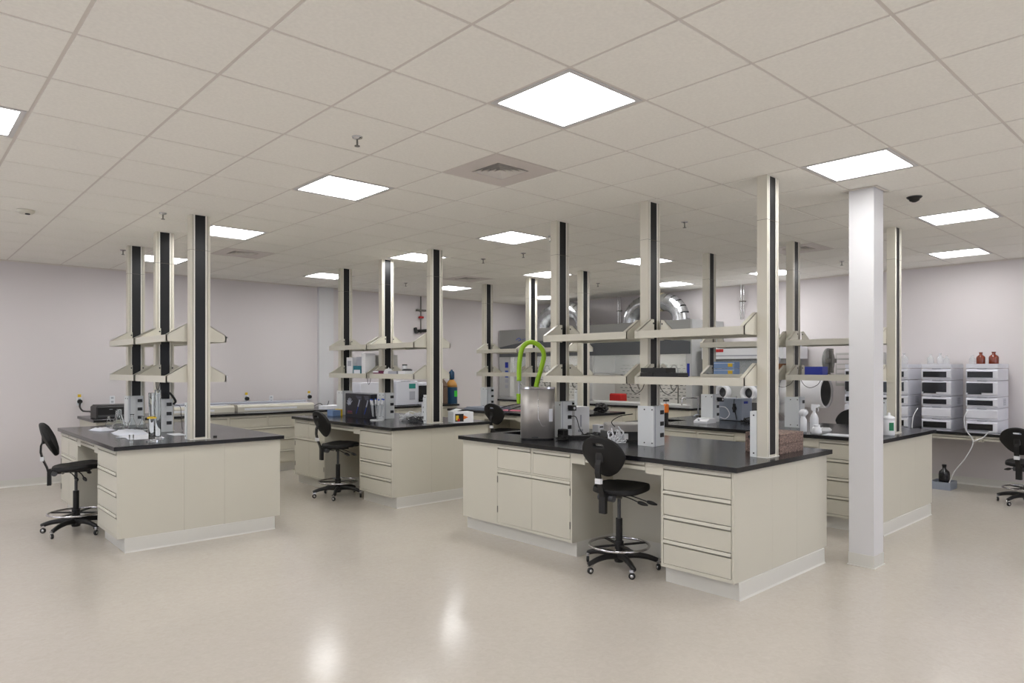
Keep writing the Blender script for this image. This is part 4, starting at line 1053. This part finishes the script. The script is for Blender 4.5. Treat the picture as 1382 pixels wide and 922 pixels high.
tag(B(-.1, -.12, .0, .1, .12, .003, 'paper').build('paper_sheet', None, (1.79, 7.36, TZ+.004), .5), 'upper white sheet lying across the paper before the measuring cylinders', 'paper')
tag(B(-.06, -.13, 0, .06, .13, .003, 'paper').build('paper_sheet', None, (2.18, 7.36, TZ), 0), 'white sheet of paper behind the near column of the leftmost island', 'paper')
cord('black plug and cord on the middle outlet box of the leftmost island', [(2.22, 7.745, 1.33), (2.24, 7.72, 1.30), (2.27, 7.71, 1.24), (2.25, 7.72, 1.21)], .012)
cord('thin black cord hanging beside the middle outlet box of the leftmost island', [(2.27, 7.755, 1.20), (2.32, 7.72, 1.18), (2.33, 7.72, 1.05), (2.36, 7.78, .93)], .003)
tag(MB().cyl((0, 0, 0), (0, 0, .012), .018, 'black', n=14).build('grommet', None, (2.38, 6.86, TZ)), 'small black grommet right of the near column on the leftmost island', 'grommet')
for z, lab, mt in ((1.905, 'dark clip on the right end of the upper shelf of the leftmost island', 'dgrey'), (1.52, 'white paper strip on the right end of the lower shelf of the leftmost island', 'paper')):
    tag(MB().cbox(-.05, 0, 0, .05, .06, .012, mt, r=.003).build('clip', None, (2.44, 6.83, z-.02 if mt == 'dgrey' else z-.0185)), lab, 'clip')

# ------------------------------------------------------------------ items on the second island from the left
def flatfig(m, x, y, z, pts, r, mt): m.tube([(x, y+a, z+b) for a, b in pts], r, mt, n=5, sub=3)
for k, (y0, y1) in enumerate(((8.145, 8.60), (7.93, 8.14))):
    t = thing('carton', 'black carton with printed pipette, %s of two on the second island' % ('left' if k == 0 else 'right'), 'box', (4.75, y0, TZ), 0, 'black printed cartons')
    L = y1-y0; B(0, 0, 0, .22, L, .32, 'carton').build('case', t)
    B(.004, .004, .32, .216, L-.004, .324, 'instg').build('lid', t)
    m = MB(); cy0 = .11
    m.tube([(-.001, cy0+.05, .05), (-.001, cy0, .14), (-.001, cy0-.03, .2)], .005, 'inkb', n=5, sub=3)
    m.tube([(-.001, cy0-.005, .15), (-.001, cy0-.03, .2), (-.001, cy0-.045, .24)], .011, 'ink', n=5, sub=3)
    m.build('printed_pipette', t)
    if k == 0:
        m = MB()
        for q in range(6):
            a = .35+q*.42; c, s = math.cos(a), math.sin(a)
            m.tube([(-.001, .33+c*.02, .15+s*.02), (-.001, .33+c*.06+.01, .16+s*.06), (-.001, .33+c*.085, .15+s*.11)], .006, 'ink', n=4, sub=3)
        m.box(-.002, .26, .045, 0, .4, .055, 'brown').box(-.002, .27, .065, 0, .39, .08, 'magenta'); m.build('printed_emblem', t)
    m = MB()
    for q in range(4): m.box(-.0015, .02 if k == 0 else .05, .285-q*.014, 0, .17-q*.02 if k == 0 else .17-q*.01, .29-q*.014, 'inkg')
    m.build('small_print', t)
t = thing('pipette_stand', 'clear carousel stand holding blue topped pipettes on the second island', 'pipette stand', (4.66, 7.62, TZ))
MB().cyl((0, 0, 0), (0, 0, .01), .09, 'white', n=28).build('base', t)
MB().cyl((0, 0, .01), (0, 0, .2), .012, 'gglass', n=12).build('post', t)
MB().lathe([(.02, .19), (.075, .2), (.08, .215), (.02, .21)], (0, 0, 0), 'gglass', 28, caps=False).build('ring', t)
for k in range(6):
    a = k*PI/3+.2; c, s = math.cos(a), math.sin(a)
    o = tag(MB().cyl((c*.06, s*.06, .05), (c*.075, s*.075, .2), .004, 'grey', r1=.009, n=8).cyl((c*.075, s*.075, .2), (c*.085, s*.085, .26), .012, 'white', n=10).cyl((c*.085, s*.085, .26), (c*.087, s*.087, .275), .01, 'inkb', n=10).build('pipette', None, (4.66, 7.62, TZ)),
        'blue topped white pipette hanging in the carousel stand', 'pipette', 'pipettes in the carousel stand')
tangle('heap of white cables and plugs beside the middle outlet box of the second island', (5.05, 7.38), .22, .16, .09, 9, .006, 'white', seed=21)
tangle('tangle of dark cords before the white module on the second island', (4.86, 7.05), .12, .12, .06, 6, .005, 'dgrey', seed=22)
t = thing('small_instrument', 'narrow white instrument tower left of the near column of the second island', 'instrument', (4.98, 6.98, TZ))
MB().cbox(0, 0, 0, .09, .12, .24, 'white', r=.006).build('case', t); B(.01, .02, .24, .06, .1, .3, 'white').build('top_module', t)
for k in range(3): B(-.002, .03, .05+k*.06, 0, .08, .07+k*.06, 'dgrey').build('display', t)
t = thing('carton', 'white carton with yellow and black picture right of the near column', 'box', (5.12, 6.62, TZ), -.3)
B(0, 0, 0, .26, .2, .13, 'white').build('case', t)
m = MB(); m.box(.02, -.002, .015, .13, 0, .11, 'black').box(.03, -.003, .03, .065, -.001, .09, 'yellow').box(.05, -.004, .02, .08, -.002, .05, 'red'); m.prism([(.13, .04), (.19, .065), (.13, .09)], 'y', -.003, 0, 'orange'); m.build('printed_picture', t)
m = MB(); m.prism([(0, .13), (.0, .135), (.1, .165), (.12, .16)], 'y', .02, .18, 'white'); m.build('flap', t)
t = thing('blue_rack', 'light blue plastic rack at the far left of the second island worktop', 'rack', (4.62, 8.72, TZ))
B(0, 0, 0, .12, .16, .08, 'lblue').build('case', t); B(.12, .0, 0, .15, .16, .09, 'yellow').build('insert', t)
# on the shelves
def sbox(x, y, z, X, Y, H_, mt, lab, name='carton', cat='box', extra=None):
    t = thing(name, lab, cat, (x, y, z)); B(0, 0, 0, X, Y, H_, mt).build('case', t)
    if extra: B(-.002, Y*extra[1], H_*extra[3], 0, Y*extra[2], H_*extra[4], extra[0]).build('label', t)
    return t
sbox(4.69, 8.30, SZ, .14, .16, .235, 'white', 'white carton at the left on the lower shelf of the second island', extra=('instg', .2, .8, .5, .8))
sbox(4.69, 8.08, SZ, .14, .2, .12, 'teal', 'white and teal carton beside the big white box on the second island', extra=('paper', .1, .9, .1, .55))
sbox(4.72, 8.10, SZ+.121, .12, .14, .12, 'instg', 'grey carton stacked on the teal carton')
sbox(4.69, 7.96, SZ, .15, .10, .29, 'white', 'tall narrow white carton left of the grey cabinet on the second island')
t = thing('shelf_cabinet', 'white box with grey open side on the shelf of the second island', 'box', (5.05, 7.96, SZ)); B(0, 0, 0, .14, .36, .27, 'liner').build('case', t)
sbox(4.69, 7.64, SZ, .13, .13, .055, 'magenta', 'flat magenta and white box on the lower shelf of the second island', extra=('paper', .0, 1, .6, .95))
t = thing('bowl', 'white domed bowl on the lower shelf before the middle column', 'bowl', (4.755, 7.50, SZ)); MB().lathe([(0, 0), (.06, 0), (.065, .03), (.055, .06), (.03, .08), (.008, .085), (.006, .1), (0, .1)], (0, 0, 0), 'white', 22).build('dome', t)
sbox(4.69, 7.22, SZ, .13, .19, .05, 'instg', 'flat grey tray box on the near half of the second island shelf')
sbox(4.69, 7.02, SZ, .13, .16, .055, 'white', 'flat white tray box with a black reel on the second island shelf')
t = thing('cup', 'white cup with black lid on the near shelf of the second island', 'cup', (4.80, 7.20, SZ+.0505)); MB().cyl((0, 0, 0), (0, 0, .07), .03, 'white', n=16).build('body', t); MB().cyl((0, 0, .07), (0, 0, .085), .032, 'black', n=16).build('lid', t)
t = thing('reel', 'black cable reel lying at the near end of the second island shelf', 'reel', (4.755, 7.08, SZ+.0555)); MB().lathe([(0, 0), (.06, .0), (.065, .015), (.04, .025), (0, .025)], (0, 0, 0), 'dgrey', 20).build('body', t)

# ------------------------------------------------------------------ items on the far island and the left bench
t = thing('panel_stack', 'stack of flat grey sheets on the far island worktop', 'sheets', (7.02, 8.2, TZ))
for k in range(3): B(.0+k*.01, 0+.01*k, k*.014, .5, .6-.02*k, k*.014+.012, 'gbox').build('sheet', t)
tag(B(-.13, -.2, 0, .13, .2, .004, 'pink').build('paper_sheet', None, (7.35, 7.95, TZ), .3), 'bright pink sheet on the far island behind the black chair', 'paper')
pillow(7.42, 7.45, .16, .2, .09, .4, 'white plastic bag with contents beside the pink sheet')
for k in range(2): cord(['black rod lying slanted on the far island behind the chair', 'second black rod beside the white bag on the far island'][k], [(7.2, 8.2-k*.28, .93), (7.35, 8.08-k*.28, .99), (7.5, 7.97-k*.28, 1.02)], .008, 'black', 'rod')
tangle('black instrument parts on the near end of the far island', (8.05, 6.75), .12, .1, .1, 6, .018, 'black', cat='parts', seed=31)
def linst(x, y, X, Y, H_, lab, mt='inst', parts=()):
    t = thing('bench_instrument', lab, 'instrument', (x, y, TZ)); MB().cbox(0, 0, .01, X, Y, H_, mt, r=.01).build('case', t)
    for n, a, b, c, d, m_ in parts: B(a, -.004, b, c, 0, d, m_).build(n, t)
    for fx in (.04, X-.06): B(fx, .05, 0, fx+.03, Y-.05, .01, 'rubber').build('foot', t)
    return t
linst(6.0, 10.35, .42, .5, .42, 'white instrument on the left wall bench behind the black cartons', parts=(('drawer', .05, .08, .2, .2, 'window'),))
linst(6.5, 10.40, .2, .5, .40, 'narrow white instrument left of the one with green display')
linst(6.72, 10.35, .46, .5, .44, 'white instrument with green display on the left wall bench', parts=(('display', .27, .3, .41, .39, 'screen'), ('keypad', .28, .1, .4, .25, 'instg'), ('slot', .1, .43, .3, .436, 'dgrey')))
linst(7.20, 10.38, .58, .48, .40, 'white framed black oven right of the green display instrument', parts=(('dark_door', .02, .05, .56, .35, 'window'), ('print', .05, .08, .2, .1, 'paper')))
t = thing('printer', 'black printer on the left end of the wall bench', 'printer', (2.06, 10.30, TZ))
MB().cbox(0, 0, .005, .42, .36, .165, 'black', r=.015).build('body', t); B(.02, -.003, .02, .4, .001, .05, 'dgrey').build('paper_slot', t); B(.15, -.003, .12, .19, .001, .125, 'grey').build('nameplate', t); MB().cbox(.02, .03, .165, .4, .34, .178, 'black', r=.006).build('lid', t)
# long white troughs on the bench
for k, (x0, x1) in enumerate(((2.95, 3.95), (4.0, 5.25))):
    t = thing('light_trough', ['left', 'right'][k]+' long white metal trough lying on the left wall bench', 'trough', (x0, 10.55, TZ))
    L = x1-x0; m = MB(); m.prism([(0, 0), (0, .07), (.03, .1), (.3, .1), (.33, .07), (.33, 0)], 'x', 0, L, 'shelf'); m.build('body', t); B(.05, .03, .1, L-.05, .3, .106, 'white').build('lid', t); B(.1, -.002, .02, L-.3, 0, .05, 'white').build('edge_strip', t)
t = thing('pvc_tube', 'long thin grey tube resting on the troughs against the left wall', 'tube', (0, 0, 0))
MB().cyl((2.98, 10.8, 1.045), (5.22, 10.8, 1.045), .018, 'instg', n=10).build('tube', t)
tag(MB().cbox(-.16, -.1, 0, .16, .1, .06, 'paper', r=.01).build('folder', None, (5.42, 10.32, TZ), .2), 'white papers and yellow folder on the left wall bench behind the second chair', 'papers')
tag(B(-.12, -.05, 0, .12, .05, .03, 'yellow').build('folder', None, (5.68, 10.20, TZ), 0), 'yellow folder edge on the left wall bench before the pilaster', 'folder')
tag(MB().cbox(0, 0, 0, .2, .18, .1, 'lblue', r=.01).build('box', None, (5.78, 10.35, TZ)), 'light blue box on the left wall bench left of the black cartons', 'box')
cord('grey cord curling on the left wall bench beside the trough', [(5.3, 10.7, .94), (5.4, 10.65, 1.0), (5.5, 10.7, .95), (5.62, 10.8, .96), (5.7, 10.9, 1.02)], .006, 'dgrey')
# wall sockets
def socket(x, z, lab, plug):
    t = thing('wall_socket', lab, 'socket', (x, VW-.001, z))
    MB().cbox(-.035, -.008, -.058, .035, 0, .058, 'white', r=.003).build('plate', t)
    for q in (-.028, .028): B(-.016, -.01, q-.014, .016, -.008, q+.014, 'grey').build('outlet', t)
    if plug: MB().cyl((0, -.012, 0), (0, -.06, 0), .03, 'black', n=16).build('plug', t); B(-.02, -.012, .06, .02, -.002, .1, 'yellow').build('tag', t)
socket(4.40, 1.09, 'wall socket with round black plug and yellow tag behind the leftmost island', True)
socket(4.82, 1.07, 'wall socket between the two plugged ones on the left wall', False)
socket(5.50, 1.09, 'wall socket with round black plug just left of the pilaster', True)
socket(2.04, 1.12, 'wall socket behind the black printer with its plug', True)
socket(2.45, 1.13, 'wall socket above the black printer', False)
cord('black printer cord running to the wall socket', [(2.04, 11.18, 1.11), (2.02, 11.1, 1.05), (2.03, 10.95, 1.0), (2.07, 10.72, 1.0), (2.08, 10.67, .99)], .012)
t = thing('utility_drop', 'thin conduit with valve and red handle on the wall left of the near column', 'pipe', (7.86, VW-.03, 2.28))
MB().cyl((0, 0, 0), (0, 0, ZC-2.30), .012, 'gap', n=10).build('pipe', t)
B(-.11, -.03, .44, .11, .02, .475, 'gap').build('bracket', t); MB().cbox(-.05, -.04, .3, .05, .02, .34, 'red', r=.01).build('red_handle', t)
m = MB(); m.cyl((-.14, -.03, .04), (.12, -.03, .06), .03, 'black', n=12); m.cyl((-.14, -.05, .0), (-.14, -.01, .1), .035, 'black', n=12); m.build('valve', t)
